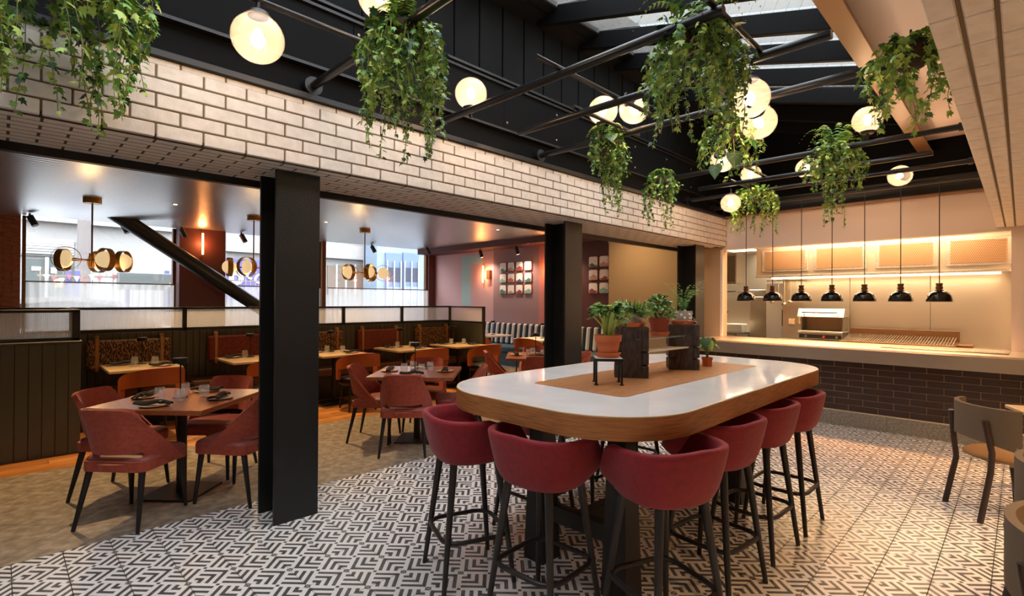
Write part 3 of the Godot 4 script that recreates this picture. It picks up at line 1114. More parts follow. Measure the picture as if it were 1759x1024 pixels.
	for k in 3:
		var s := S()
		rod(s, Vector3(0, 0.0, 0), Vector3(-0.05, -0.17, -0.16), 0.008, -1.0, 8)
		var o := solo("tongs", mesh_of(s), M.steel, P(10.6, 1.22, 4.42 + 0.07 * k), 0.0, "red handled tongs leaning in a tub", "tongs", "tongs in the tub")
		part(o, "grip", rod_mesh(Vector3(0, 0, 0), Vector3(0.04, 0.13, 0.12), 0.017, 0.014), M.yellow_plastic if k == 2 else M.red_plastic)
	var sh := thing("wall_cupboard", P(10.4, 2.05, 4.75), 0.0, "steel wall cupboard deep inside the kitchen", "cupboard")
	part(sh, "body", box_mesh(Vector3(0.5, 0.6, 1.6), 0.01), M.steel, Vector3(0, 0.15, 0))
	part(sh, "door", box_mesh(Vector3(0.02, 0.5, 0.78), 0.006), M.steel_dark, Vector3(-0.26, 0.15, 0.4))
	part(sh, "door", box_mesh(Vector3(0.02, 0.5, 0.78), 0.006), M.steel_dark, Vector3(-0.26, 0.15, -0.4))
	part(sh, "shelf", box_mesh(Vector3(0.5, 0.02, 1.6), 0.004), M.steel_bright, Vector3(0, -0.3, 0))
	var mw := thing("microwave_oven", P(10.3, 1.02, 5.05), 0.0, "small steel oven on legs by the kitchen opening", "oven")
	part(mw, "cabinet", box_mesh(Vector3(0.4, 0.36, 0.5), 0.01), M.steel_bright, Vector3(0, 0.35, 0))
	part(mw, "door", box_mesh(Vector3(0.02, 0.26, 0.36), 0.005), M.ext_window, Vector3(-0.21, 0.36, -0.03))
	for z in [-0.2, 0.2]:
		part(mw, "leg", rod_mesh(Vector3(0, -0.1, z), Vector3(0, 0.18, z), 0.015), M.steel_dark)
	var kl := thing("ceiling_panel_light", P(11.2, 2.69, 4.4), 0.0, "bright ceiling panel light deep inside the kitchen", "light", "kitchen ceiling lights")
	part(kl, "diffuser", box_mesh(Vector3(1.2, 0.02, 0.5)), M.kitchen_light, Vector3(0, -0.005, 0))
	area(kl, Vector3(0, -0.03, 0), Vector3(0.0, -1, 0), Vector2(0.5, 1.2), Color(1.0, 0.92, 0.8), 4.0)
	var kl2 := thing("ceiling_panel_light", P(8.95, 2.69, 1.7), 0.0, "ceiling panel light above the cooks' aisle", "light", "kitchen ceiling lights")
	part(kl2, "diffuser", box_mesh(Vector3(0.3, 0.02, 2.6)), M.kitchen_light, Vector3(0, -0.005, 0))
	area(kl2, Vector3(0, -0.03, 0), Vector3(0.0, -1, 0), Vector2(2.6, 0.3), Color(1.0, 0.84, 0.66), 7.0)
	# heat lamps
	for k in 7:
		var px: float = [1281.5, 1327, 1376.5, 1429, 1485, 1547, 1613.5][k]
		var p := on_a(px, 517, 7.88)
		var l := thing("heat_lamp", Vector3(p.x, 1.56, p.z), 0.0, "black dome heat lamp over the pass, %s along from the brick beam" % ["first", "second", "third", "fourth", "fifth", "sixth", "seventh"][k], "lamp", "heat lamps over the pass")
		var s := S()
		lathe(s, [Vector2(0.124, 0), Vector2(0.128, 0.004), Vector2(0.127, 0.03), Vector2(0.118, 0.07), Vector2(0.1, 0.1), Vector2(0.07, 0.123), Vector2(0.035, 0.133), Vector2(0.03, 0.131), Vector2(0.066, 0.118), Vector2(0.096, 0.094), Vector2(0.113, 0.066), Vector2(0.122, 0.03), Vector2(0.124, 0)], 28)
		part(l, "dome", mesh_of(s), M.lamp_black)
		s = S()
		lathe(s, [Vector2(0.0, 0.128), Vector2(0.042, 0.128), Vector2(0.044, 0.138), Vector2(0.03, 0.142), Vector2(0.028, 0.152), Vector2(0.036, 0.156), Vector2(0.036, 0.18), Vector2(0.028, 0.184), Vector2(0.028, 0.192), Vector2(0.033, 0.196), Vector2(0.033, 0.222), Vector2(0.0, 0.226)], 20, Vector3.ZERO, Transform3D.IDENTITY, false)
		part(l, "collar", mesh_of(s), M.bronze)
		part(l, "cord", rod_mesh(Vector3(0, 0.22, 0), Vector3(0, 1.41, 0), 0.005, -1.0, 8), M.steel_black)
		s = S()
		ball(s, Vector3(0, 0.05, 0), Vector3(0.035, 0.04, 0.035), 14)
		part(l, "bulb", mesh_of(s), M.bulb)
		spot(l, Vector3(0, 0.05, 0), Vector3(0, -1, 0), Color(1.0, 0.66, 0.40), 1.6, 70.0, 0.05)

# ---------------------------------------------------------------- tube rig and globes
func rig() -> void:
	var i := 0
	for t in [[1.5, 3.42, 0.3], [2.53, 3.42, 1.05], [3.17, 3.08, 0.73], [3.82, 3.42, 0.24], [5.58, 2.98, 0.24], [6.37, 2.96, 0.61], [7.0, 3.42, 0.26], [7.9, 3.42, 0.24]]:
		var lab: String = ["second black overhead tube, beside the trailing ivy basket", "black overhead tube under a crackle globe, fixed to the upstand", "black overhead tube with both ends free, crossed by short bars", "black overhead tube carrying the basket at the plaster strip", "black overhead tube carrying the fern basket, free at one end", "short black overhead tube free at both ends", "black overhead tube beside the small ivy basket near the kitchen", "black overhead tube from which the heat lamps hang"][i]
		var o := thing("overhead_tube", P(t[0], 3.0, 0), 0.0, lab, "tube")
		part(o, "tube", rod_mesh(Vector3(0, 0, -t[1]), Vector3(0, 0, -t[2]), 0.027, -1.0, 16), M.tube_black)
		if t[1] > 3.3:
			part(o, "flange", rod_mesh(Vector3(0, 0, -3.405), Vector3(0, 0, -3.475), 0.062, -1.0, 18), M.steel_black)
		if t[2] < 0.3:
			part(o, "collar", rod_mesh(Vector3(0, 0, -t[2] - 0.1), Vector3(0, 0, -t[2] - 0.13), 0.036, -1.0, 16), M.steel_black)
			part(o, "flange", rod_mesh(Vector3(0, 0, -t[2] - 0.02), Vector3(0, 0, -0.212), 0.05, -1.0, 16), M.steel_black)
		i += 1
	var g := 0
	for s in [[2.3, 3.66, 2.1], [3.1, 4.05, 2.44], [2.45, 3.25, 1.1], [3.1, 3.92, 1.52], [5.5, 6.6, 2.16], [6.3, 7.06, 2.53], [0.8, 1.56, 2.7]]:
		var lb: String = ["short black cross bar between two overhead tubes under the ridge", "short black cross bar beside a globe and trailing fern", "short black cross bar holding the large hanging globe", "short black cross bar under the big mixed basket", "short black cross bar between tubes towards the kitchen", "short black cross bar next to the small ivy basket", "short black cross bar above the globe by the brick beam"][g]
		solo("cross_bar", rod_mesh(Vector3(s[0], 0, 0), Vector3(s[1], 0, 0), 0.016, -1.0, 12), M.tube_black, P(0, 3.04, s[2]), 0.0, lb, "bar")
		g += 1
	# globes: [pixel x, y, height, how it is held]
	var gs := S()
	ball(gs, Vector3.ZERO, Vector3(0.124, 0.118, 0.124), 28)
	var gm := mesh_of(gs)
	var bs := S()
	lathe(bs, [Vector2(0, -0.045), Vector2(0.022, -0.04), Vector2(0.033, -0.02), Vector2(0.033, 0.0), Vector2(0.022, 0.028), Vector2(0.014, 0.045), Vector2(0.0, 0.05)], 16)
	var bm := mesh_of(bs)
	for q in [
		[443, 66, 2.85, 1, "hanging by the white brick beam next to the trailing ivy"],
		[655, -6, 3.17, -1, "standing directly above the dense ivy basket"],
		[809, 161, 3.15, -1, "standing alone on the tube before the black boarded upstand"],
		[1036, 190, 3.17, -1, "standing above the basket with the long pale tail"],
		[1089, 188, 3.16, 2, "fixed sideways under a cross bar, showing its black cap"],
		[1287, 169, 2.83, 1, "hanging on a short stem beside the large mixed basket"],
		[1303, 210, 2.84, 2, "partly hidden behind the large hanging globe"],
		[1490, 206, 3.22, -1, "standing on a tube beside the dark glossy ivy"],
		[1241, 276, 3.02, 2, "with a heart shaped leaf lying across it"],
		[1290, 300, 3.15, -1, "half hidden behind a cross bar above the light green ivy"],
		[1386, 289, 3.16, -1, "tucked against the wide mixed basket"],
		[1546, 302, 3.02, 2, "fixed sideways by a bracket near the plaster strip"],
		[1255, 349, 2.83, 1, "hanging beside the light green ivy, at the brick beam end"]]:
		var p := on_y(q[0], q[1], q[2])
		var o := thing("globe_lamp", p, 0.0, "crackle glass globe lamp " + q[4], "lamp", "crackle glass globes")
		part(o, "globe", gm, M.globe_glass)
		var b := part(o, "bulb", bm, M.bulb)
		var ax := Vector3(0, 1, 0)
		if q[3] == -1:
			ax = Vector3(0, -1, 0)
			b.rotation.x = PI
		elif q[3] == 2:
			ax = Vector3(-0.65, 0.3, 0.1).normalized() if q[0] < 1500 else Vector3(0.9, 0.1, 0.3).normalized()
			b.basis = frame_of(ax) * Basis(Vector3.RIGHT, PI / 2)
		part(o, "cap", rod_mesh(ax * 0.108, ax * 0.128, 0.062, 0.05, 20), M.steel_black)
		part(o, "stem", rod_mesh(ax * 0.12, ax * 0.19, 0.011, -1.0, 10), M.steel_black)
		lamp(o, Vector3.ZERO, Color(1.0, 0.80, 0.60), 0.17, 0.035)

# ---------------------------------------------------------------- plants
func leaf_mesh(kind: String) -> ArrayMesh:        # in the xz plane, tip along -z, unit size
	var s := S()
	var o: Array
	if kind == "ivy":
		o = [[0.0, 0.12], [0.22, 0.22], [0.44, 0.02], [0.26, -0.12], [0.42, -0.42], [0.18, -0.36], [0.0, -0.78]]
	else:
		o = [[0.0, 0.02], [0.14, 0.2], [0.34, 0.2], [0.46, 0.02], [0.44, -0.24], [0.28, -0.56], [0.1, -0.84], [0.0, -1.0]]
	s.set_smooth_group(1)
	var c := Vector3(0, 0.0, -0.15)
	for side in [-1.0, 1.0]:
		for k in o.size() - 1:
			var p := Vector3(o[k][0] * side, -o[k][0] * 0.32 + absf(o[k][1]) * 0.0, o[k][1])
			var q := Vector3(o[k + 1][0] * side, -o[k + 1][0] * 0.32, o[k + 1][1])
			p.y -= p.z * p.z * 0.25
			q.y -= q.z * q.z * 0.25
			if side > 0:
				tri(s, c, p, q)
			else:
				tri(s, c, q, p)
	return mesh_of(s)

func add_leaf(s: SurfaceTool, m: ArrayMesh, xf: Transform3D, col: Color) -> void:
	var arr := m.surface_get_arrays(0)
	var vs: PackedVector3Array = arr[Mesh.ARRAY_VERTEX]
	var ns: PackedVector3Array = arr[Mesh.ARRAY_NORMAL]
	var ix = arr[Mesh.ARRAY_INDEX]
	s.set_color(col)
	var n: int = ix.size() if ix != null and ix.size() > 0 else vs.size()
	for k in n:
		var v: int = ix[k] if ix != null and ix.size() > 0 else k
		s.set_color(col)
		s.set_normal((xf.basis * ns[v]).normalized())
		s.add_vertex(xf * vs[v])

func green(k: int) -> Color:
	var c: Color = [c8(150, 178, 76), c8(100, 146, 58), c8(46, 86, 42), c8(176, 196, 96)][k]
	return c.srgb_to_linear()

func hanging_plant(n: String, pos: Vector3, label: String, w: float, drops: Array, leaf: float, single: bool, hearts: Array, fern: float, sd: int) -> void:
	# drops: [direction x, z, length] of each vine; hearts: large leaves [x, y, z, size, turn, pitch]
	rng.seed = sd
	var t := thing(n, pos, 0.0, label, "plant")
	var s := S()
	lathe(s, [Vector2(0.0, -0.1), Vector2(0.07, -0.1), Vector2(0.1, -0.06), Vector2(0.115, 0.02), Vector2(0.105, 0.02), Vector2(0.09, -0.04), Vector2(0.0, -0.05)], 14)
	part(t, "basket", mesh_of(s), M.soil)
	part(t, "hook", rod_mesh(Vector3(0, 0, 0), Vector3(0, 0.12, 0), 0.006, -1.0, 6), M.steel_black)
	var im := leaf_mesh("ivy")
	var hm := leaf_mesh("heart")
	var bulk := SurfaceTool.new()
	bulk.begin(Mesh.PRIMITIVE_TRIANGLES)
	var count := 0
	var any := false
	for d in drops:
		var dir := Vector3(d[0], 0, d[1])
		var pts := []
		var out := dir.normalized()
		var ph := rng.randf() * TAU
		var L: float = d[2]
		var reach := dir.length()
		for k in 9:
			var f := k / 8.0
			var rise := 0.06 * sin(minf(f * 3.0, 1.0) * PI) * (1.0 if L > 0.2 else 0.4)
			pts.append(Vector3(0, 0.0, 0) + out * (0.03 + reach * (1.0 - pow(1.0 - minf(f * 1.6, 1.0), 2.0))) + Vector3(sin(f * 7 + ph) * 0.018, rise - L * pow(f, 1.5), cos(f * 6 + ph) * 0.018))
		var vs := S()
		tube(vs, pts, 0.0022, 4)
		var vine := part(t, "vine", mesh_of(vs), M.stem)
		var nl := int(maxf(L + reach * 0.7, 0.12) / (leaf * 0.34))
		for k in nl:
			var f := (k + 0.4 * rng.randf()) / nl * 8.0
			var i0 := mini(int(f), 7)
			var p: Vector3 = pts[i0].lerp(pts[i0 + 1], f - i0)
			var az := rng.randf() * TAU
			var pitch := rng.randf_range(-1.3, -0.25)
			var sz := leaf * rng.randf_range(0.65, 1.25) * (1.0 - 0.3 * f / 8.0)
			var b := Basis(Vector3.UP, az) * Basis(Vector3.RIGHT, pitch) * Basis(Vector3.FORWARD, rng.randf_range(-0.5, 0.5))
			var off := Basis(Vector3.UP, az) * Vector3(0, 0, -sz * rng.randf_range(0.2, 0.75))
			var xf := Transform3D(b.scaled(Vector3(sz, sz, sz)), p + off)
			var tone := rng.randi_range(0, 9)
			var ci: int = [0, 0, 0, 1, 1, 1, 1, 2, 2, 3][tone]
			if single and count < 300:
				var o := part(vine, "leaf", im, M["leaf_%d" % ci])
				o.transform = xf
				count += 1
			else:
				add_leaf(bulk, im, xf, green(ci))
				any = true
	# crown of the basket
	for k in int(90 * w / 0.2):
		var az := rng.randf() * TAU
		var r := w * sqrt(rng.randf())
		var p := Vector3(cos(az) * r, rng.randf_range(-0.07, 0.11) * (1.2 - r / w * 0.5), sin(az) * r)
		var sz := leaf * rng.randf_range(0.8, 1.4)
		var b := Basis(Vector3.UP, rng.randf() * TAU) * Basis(Vector3.RIGHT, rng.randf_range(-1.1, 0.3))
		add_leaf(bulk, im, Transform3D(b.scaled(Vector3(sz, sz, sz)), p), green([0, 1, 1, 2, 2][rng.randi_range(0, 4)]))
		any = true
	if fern > 0.0:
		for k in 16:
			var az := rng.randf() * TAU
			var L := fern * rng.randf_range(0.6, 1.1)
			for q in 14:
				var f := (q + 1) / 14.0
				var p := Vector3(0, 0.03, 0) + Basis(Vector3.UP, az) * Vector3(0, 0.16 * sin(f * 2.4) * fern / 0.3 - f * f * 0.1, -L * f * 0.8)
				for e in [-1.0, 1.0]:
					var sz := 0.05 * (1.15 - f)
					var b := Basis(Vector3.UP, az + e * 1.1) * Basis(Vector3.RIGHT, -0.25)
					add_leaf(bulk, hm, Transform3D(b * Basis.from_scale(Vector3(sz * 0.5, sz, sz * 1.3)), p), green(3 if q > 5 else 1))
		any = true
	if any:
		part(t, "foliage", bulk.commit(), M.foliage, Vector3.ZERO, Vector3.ZERO, "stuff")
	for h in hearts:
		var lf := part(t, "large_leaf", hm, M.leaf_1 if h[3] > 0.12 else M.leaf_2)
		lf.transform = Transform3D(Basis(Vector3.UP, h[4]) * Basis(Vector3.RIGHT, h[5]) * Basis.from_scale(Vector3(h[3], h[3], h[3])), Vector3(h[0], h[1], h[2]))
		var v := S()
		rod(v, Vector3(0, 0.012, 0.1), Vector3(0, -0.2, -0.95), 0.012, 0.004, 5)
		for e in [-1.0, 1.0]:
			rod(v, Vector3(0, 0.005, -0.05), Vector3(e * 0.36, -0.09, 0.02), 0.009, 0.003, 5)
			rod(v, Vector3(0, 0.0, -0.15), Vector3(e * 0.34, -0.12, -0.34), 0.009, 0.003, 5)
		part(lf, "leaf_rib", mesh_of(v), M.leaf_vein)
		var st := S()
		tube(st, [Vector3(0, 0, 0), Vector3(h[0] * 0.5, h[1] * 0.5 + 0.05, h[2] * 0.5), Vector3(h[0], h[1], h[2])], 0.004, 5)
		part(t, "leaf_stalk", mesh_of(st), M.stem)

func vines(sd: int, n: int, reach: float, l0: float, l1: float, dirx := 0.0, dirz := 0.0) -> Array:
	rng.seed = sd
	var out := []
	for k in n:
		var az := TAU * k / n + rng.randf_range(-0.3, 0.3)
		out.append([cos(az) * reach * rng.randf_range(0.5, 1.1) + dirx, sin(az) * reach * rng.randf_range(0.5, 1.1) + dirz, rng.randf_range(l0, l1)])
	return out

func plants() -> void:
	hanging_plant("ivy_basket", P(0.2, 2.98, 3.04), "trailing ivy basket against the white brick beam", 0.26, vines(11, 52, 0.34, 0.1, 0.62, 0.0, 0.03), 0.055, true, [], 0.0, 101)
	hanging_plant("ivy_basket", P(1.52, 2.98, 2.34), "dense ivy basket with pale veined leaves hanging below a globe", 0.2, vines(12, 46, 0.2, 0.25, 0.66, 0.02, -0.02), 0.046, true, [[-0.05, -0.1, 0.12, 0.11, 2.4, -1.2], [-0.13, 0.02, 0.02, 0.1, 1.5, -1.0]], 0.24, 102)
	hanging_plant("mixed_basket", P(2.72, 3.04, 1.28), "large mixed basket of fern and ivy under the skylight", 0.23, vines(13, 52, 0.24, 0.15, 0.6), 0.05, true, [[0.05, -0.18, 0.14, 0.1, 2.6, -1.2]], 0.42, 103)
	hanging_plant("fern_basket", P(4.02, 2.9, 1.6), "fern basket with veined leaves behind the large globe", 0.19, vines(14, 26, 0.2, 0.12, 0.38), 0.048, false, [[-0.08, -0.22, 0.05, 0.12, 2.2, -1.3], [-0.12, -0.3, -0.08, 0.11, 1.8, -1.2], [0.02, -0.1, 0.15, 0.11, 2.6, -1.0]], 0.36, 104)
	hanging_plant("ivy_basket", P(3.74, 3.02, 0.46), "dark glossy ivy basket in front of the plaster strip", 0.17, vines(15, 34, 0.25, 0.08, 0.48, 0.06, 0.0), 0.06, false, [], 0.0, 105)
	hanging_plant("grass_basket", P(3.72, 2.94, 2.55), "basket with a long pale trailing tail before the brick beam", 0.17, vines(16, 22, 0.15, 0.08, 0.34) + vines(26, 12, 0.05, 0.5, 0.72, 0.03, 0.02), 0.04, false, [[-0.1, 0.02, 0.1, 0.12, 2.3, -0.7], [0.1, -0.28, 0.06, 0.1, -0.9, -0.9]], 0.24, 106)
	hanging_plant("ivy_basket", P(5.5, 2.98, 3.0), "small dark ivy basket at the end of a tube by the beam", 0.17, vines(17, 20, 0.18, 0.1, 0.66), 0.05, false, [], 0.22, 107)
	hanging_plant("mixed_basket", P(5.66, 3.02, 1.27), "wide mixed basket with silvery leaves before the kitchen wall", 0.24, vines(18, 30, 0.24, 0.12, 0.44) + vines(28, 8, 0.05, 0.55, 0.76), 0.05, false, [[0.08, -0.12, 0.1, 0.13, -2.6, -1.1], [0.0, -0.05, 0.16, 0.1, 2.9, -0.9]], 0.38, 108)
	hanging_plant("ivy_basket", P(7.02, 2.98, 2.48), "light green ivy basket in front of the kitchen wall", 0.23, vines(19, 30, 0.27, 0.1, 0.56), 0.055, false, [], 0.12, 109)
	hanging_plant("leafy_basket", P(1.56, 3.12, 1.62), "basket with big heart shaped veined leaves high overhead", 0.12, vines(20, 8, 0.1, 0.08, 0.2, 0.16, 0.14), 0.045, true, [[-0.06, -0.08, 0.1, 0.17, 2.0, -1.35], [-0.02, -0.06, 0.13, 0.2, 2.5, -1.3], [0.02, -0.12, 0.16, 0.15, 3.4, -1.0]], 0.15, 110)
	# pots on the bar table
	var top := 1.05
	var stand := thing("pot_stand", P(2.6, top, 1.772), along(0.65, -0.76), "small black metal pot stand with white top on the bar table", "stand")
	part(stand, "top_plate", box_mesh(Vector3(0.16, 0.012, 0.14), 0.003), M.plate_white, Vector3(0, 0.154, 0))
	var fr := S()
	ring_prism(fr, round_rect(-0.085, -0.075, 0.085, 0.075, 0.004, 2), round_rect(-0.077, -0.067, 0.077, 0.067, 0.003, 2), 0.142, 0.158)
	part(stand, "rim", mesh_of(fr), M.steel_black)
	for x in [-0.075, 0.075]:
		for z in [-0.065, 0.065]:
			var lg := part(stand, "leg", rod_mesh(Vector3(x, 0.006, z), Vector3(x, 0.15, z), 0.007, -1.0, 8), M.steel_black)
			part(lg, "foot", rod_mesh(Vector3(x, 0, z), Vector3(x, 0.007, z), 0.013, -1.0, 10), M.steel_black)
	pot_plant("terracotta_pot", P(2.6, top + 0.161, 1.772), 0.08, 0.056, 0.125, "terracotta", "orange terracotta pot with upright leafy plant on the metal stand", "stalks", 201)
	for q in [[2.96, 1.835, 0], [3.585, 1.785, 1]]:
		var bk := thing("timber_block", P(q[0], top, q[1]), along(0.57, -0.82), ["notched charred timber block beside the pot stand", "notched charred timber block next to the variegated plant"][q[2]], "block")
		var st := S()
		cbx(st, Vector3(0, 0.165, 0), Vector3(0.13, 0.33, 0.15), 0.004)
		part(bk, "core", mesh_of(st), M.charred_timber)
		for e in [-1.0, 1.0]:
			for k in 4:
				part(bk, "notched_segment", box_mesh(Vector3(0.044, [0.078, 0.076, 0.076, 0.084][k], 0.162), 0.003), M.charred_timber, Vector3(e * 0.086, [0.04, 0.127, 0.212, 0.288][k], 0))
	var gsh := solo("glass_shelf", box_mesh(Vector3(0.75, 0.008, 0.13), 0.002), M.shelf_glass, P(3.29, top + 0.245, 1.80), along(0.98, -0.02), "thin glass shelf bridging the two timber blocks", "shelf")
	gsh.position.y = top + 0.25
	solo("wooden_shelf", box_mesh(Vector3(0.62, 0.012, 0.12), 0.003), M.pale_edge, P(3.3, top + 0.165, 1.78), along(0.98, -0.02), "pale shelf strip slotted between the timber blocks", "shelf")
	pot_plant("cement_pot", P(2.96, top + 0.33, 1.835), 0.075, 0.068, 0.085, "cement_pot", "grey cement pot of grassy herb on a terracotta saucer", "grass", 202)
	pot_plant("terracotta_pot", P(3.3, top + 0.256, 1.82), 0.07, 0.053, 0.12, "terracotta_dark", "dark terracotta pot of bushy parsley on the glass shelf", "bush", 203)
	pot_plant("cement_pot", P(3.585, top + 0.33, 1.785), 0.07, 0.064, 0.09, "cement_pot", "cement pot of trailing silvery plant and wispy asparagus fern", "wispy", 204)
	pot_plant("terracotta_pot", P(3.86, top, 1.72), 0.04, 0.034, 0.07, "terracotta", "little terracotta pot with variegated heart leaves behind the timber block", "hearts", 205)

func pot_plant(n: String, pos: Vector3, r1: float, r0: float, h: float, mt: String, label: String, kind: String, sd: int) -> void:
	rng.seed = sd
	var t := thing(n, pos, 0.0, label, "plant")
	var s := S()
	var y := 0.0
	if kind != "hearts":
		lathe(s, [Vector2(0, 0), Vector2(r0 * 1.15, 0), Vector2(r0 * 1.4, 0.028), Vector2(r0 * 1.32, 0.03), Vector2(r0 * 1.1, 0.008), Vector2(0, 0.008)], 24, Vector3.ZERO, Transform3D.IDENTITY, false)
		part(t, "saucer", mesh_of(s), M.terracotta)
		y = 0.009
		s = S()
	if mt == "cement_pot":
		lathe(s, [Vector2(0, y), Vector2(r0, y), Vector2(r1, y + h), Vector2(r1 * 0.9, y + h), Vector2(r1 * 0.88, y + h - 0.02), Vector2(0, y + h - 0.02)], 24, Vector3.ZERO, Transform3D.IDENTITY, false)
	else:
		lathe(s, [Vector2(0, y), Vector2(r0, y), Vector2(r1 * 0.9, y + h * 0.7), Vector2(r1, y + h * 0.7), Vector2(r1 * 1.04, y + h), Vector2(r1 * 0.92, y + h), Vector2(r1 * 0.86, y + h - 0.02), Vector2(0, y + h - 0.02)], 24, Vector3.ZERO, Transform3D.IDENTITY, false)
	part(t, "pot", mesh_of(s), M[mt])
	var top := y + h - 0.018
	part(t, "soil", rod_mesh(Vector3(0, top - 0.01, 0), Vector3(0, top, 0), r1 * 0.86, -1.0, 18), M.soil)
	var bulk := SurfaceTool.new()
	bulk.begin(Mesh.PRIMITIVE_TRIANGLES)
	var im := leaf_mesh("ivy")
	var hm := leaf_mesh("heart")
	var any := true
	match kind:
		"stalks":
			for k in 22:
				var az := rng.randf() * TAU
				var L := rng.randf_range(0.1, 0.22)
				var rc := rng.randf_range(0.03, 0.155)
				var e := Vector3(cos(az) * rc, top + L, sin(az) * rc)
				var b := S()
				tube(b, [Vector3(cos(az) * 0.02, top, sin(az) * 0.02), Vector3(cos(az) * rc * 0.45, top + L * 0.6, sin(az) * rc * 0.45), e], 0.004, 6)
				part(t, "stalk", mesh_of(b), M.leaf_3)
				for q in 7:
					var sz := rng.randf_range(0.035, 0.06)
					var bb := Basis(Vector3.UP, -az - PI / 2 + rng.randf_range(-1.4, 1.4)) * Basis(Vector3.RIGHT, rng.randf_range(-0.9, 0.2))
					add_leaf(bulk, im, Transform3D(bb.scaled(Vector3(sz, sz, sz)), e + Vector3(rng.randf_range(-0.02, 0.02), rng.randf_range(-0.025, 0.02), rng.randf_range(-0.02, 0.02))), green([0, 1, 2, 1][rng.randi_range(0, 3)]))
		"grass":
			for k in 420:
				var az := rng.randf() * TAU
				var L := rng.randf_range(0.07, 0.15)
				var rc := sqrt(rng.randf()) * 0.085
				var lean := rng.randf_range(-1.9, -0.6) if rc > 0.06 else rng.randf_range(-0.1, 1.3)
				var bb := Basis(Vector3.UP, az) * Basis(Vector3.RIGHT, 1.4 - rng.randf_range(0.0, 1.9))
				add_leaf(bulk, hm, Transform3D(bb * Basis.from_scale(Vector3(0.012, 0.03, L * 0.6)), Vector3(sin(az) * -rc, top + rng.randf_range(0.0, 0.05), cos(az) * -rc)), green([1, 1, 0, 2][rng.randi_range(0, 3)]))
		"bush":
			for k in 620:
				var az := rng.randf() * TAU
				var el := rng.randf_range(-0.4, 1.5)
				var rr := pow(rng.randf(), 0.4) * 0.125
				var p := Vector3(cos(az) * cos(el) * rr, top + 0.06 + sin(el) * rr, sin(az) * cos(el) * rr)
				var sz := rng.randf_range(0.018, 0.034)
				var bb := Basis(Vector3.UP, rng.randf() * TAU) * Basis(Vector3.RIGHT, rng.randf_range(-1.1, 0.4))
				add_leaf(bulk, im, Transform3D(bb.scaled(Vector3(sz, sz, sz)), p), green([1, 1, 0, 2, 2][rng.randi_range(0, 4)]))
		"wispy":
			for k in 26:
				var az := rng.randf() * TAU
				var L := rng.randf_range(0.14, 0.32)
				for q in 16:
					var f := (q + 1) / 16.0
					var p := Vector3(0, top, 0) + Basis(Vector3.UP, az) * Vector3(0, L * sin(f * 2.2) * 0.75, -L * f * 0.75)
					for e in 3:
						var bb := Basis(Vector3.UP, rng.randf() * TAU) * Basis(Vector3.RIGHT, rng.randf_range(-0.6, 0.6))
						var sz := 0.03 * (1.2 - f)
						add_leaf(bulk, hm, Transform3D(bb * Basis.from_scale(Vector3(sz * 0.15, sz * 0.3, sz)), p), green(1 if q < 6 else 0))
			for k in 60:
				var az := rng.randf() * TAU
				var rc := rng.randf_range(0.05, 0.1)
				var bb := Basis(Vector3.UP, az) * Basis(Vector3.RIGHT, rng.randf_range(-1.0, 0.0))
				add_leaf(bulk, im, Transform3D(bb.scaled(Vector3(0.026, 0.026, 0.026)), Vector3(-sin(az) * rc, top + rng.randf_range(-0.06, 0.03), -cos(az) * rc)), c8(176, 186, 190).srgb_to_linear())
		"hearts":
			any = false
			for k in 9:
				var az := rng.randf() * TAU
				var rc := rng.randf_range(0.03, 0.08)
				var yy := rng.randf_range(0.02, 0.17)
				var sz := rng.randf_range(0.06, 0.09)
				var o := part(t, "leaf", hm, [M.leaf_1, M.leaf_2, M.leaf_0][k % 3])
				o.transform = Transform3D(Basis(Vector3.UP, az) * Basis(Vector3.RIGHT, rng.randf_range(-1.2, -0.4)) * Basis.from_scale(Vector3(sz, sz, sz)), Vector3(-sin(az) * rc, top + yy, -cos(az) * rc))
				var b := S()
				tube(b, [Vector3(0, top, 0), Vector3(-sin(az) * rc * 0.3, top + yy * 0.7, -cos(az) * rc * 0.3), o.position], 0.003, 5)
				part(t, "stalk", mesh_of(b), M.stem)
	if any:
		part(t, "foliage", bulk.commit(), M.foliage, Vector3.ZERO, Vector3.ZERO, "stuff")

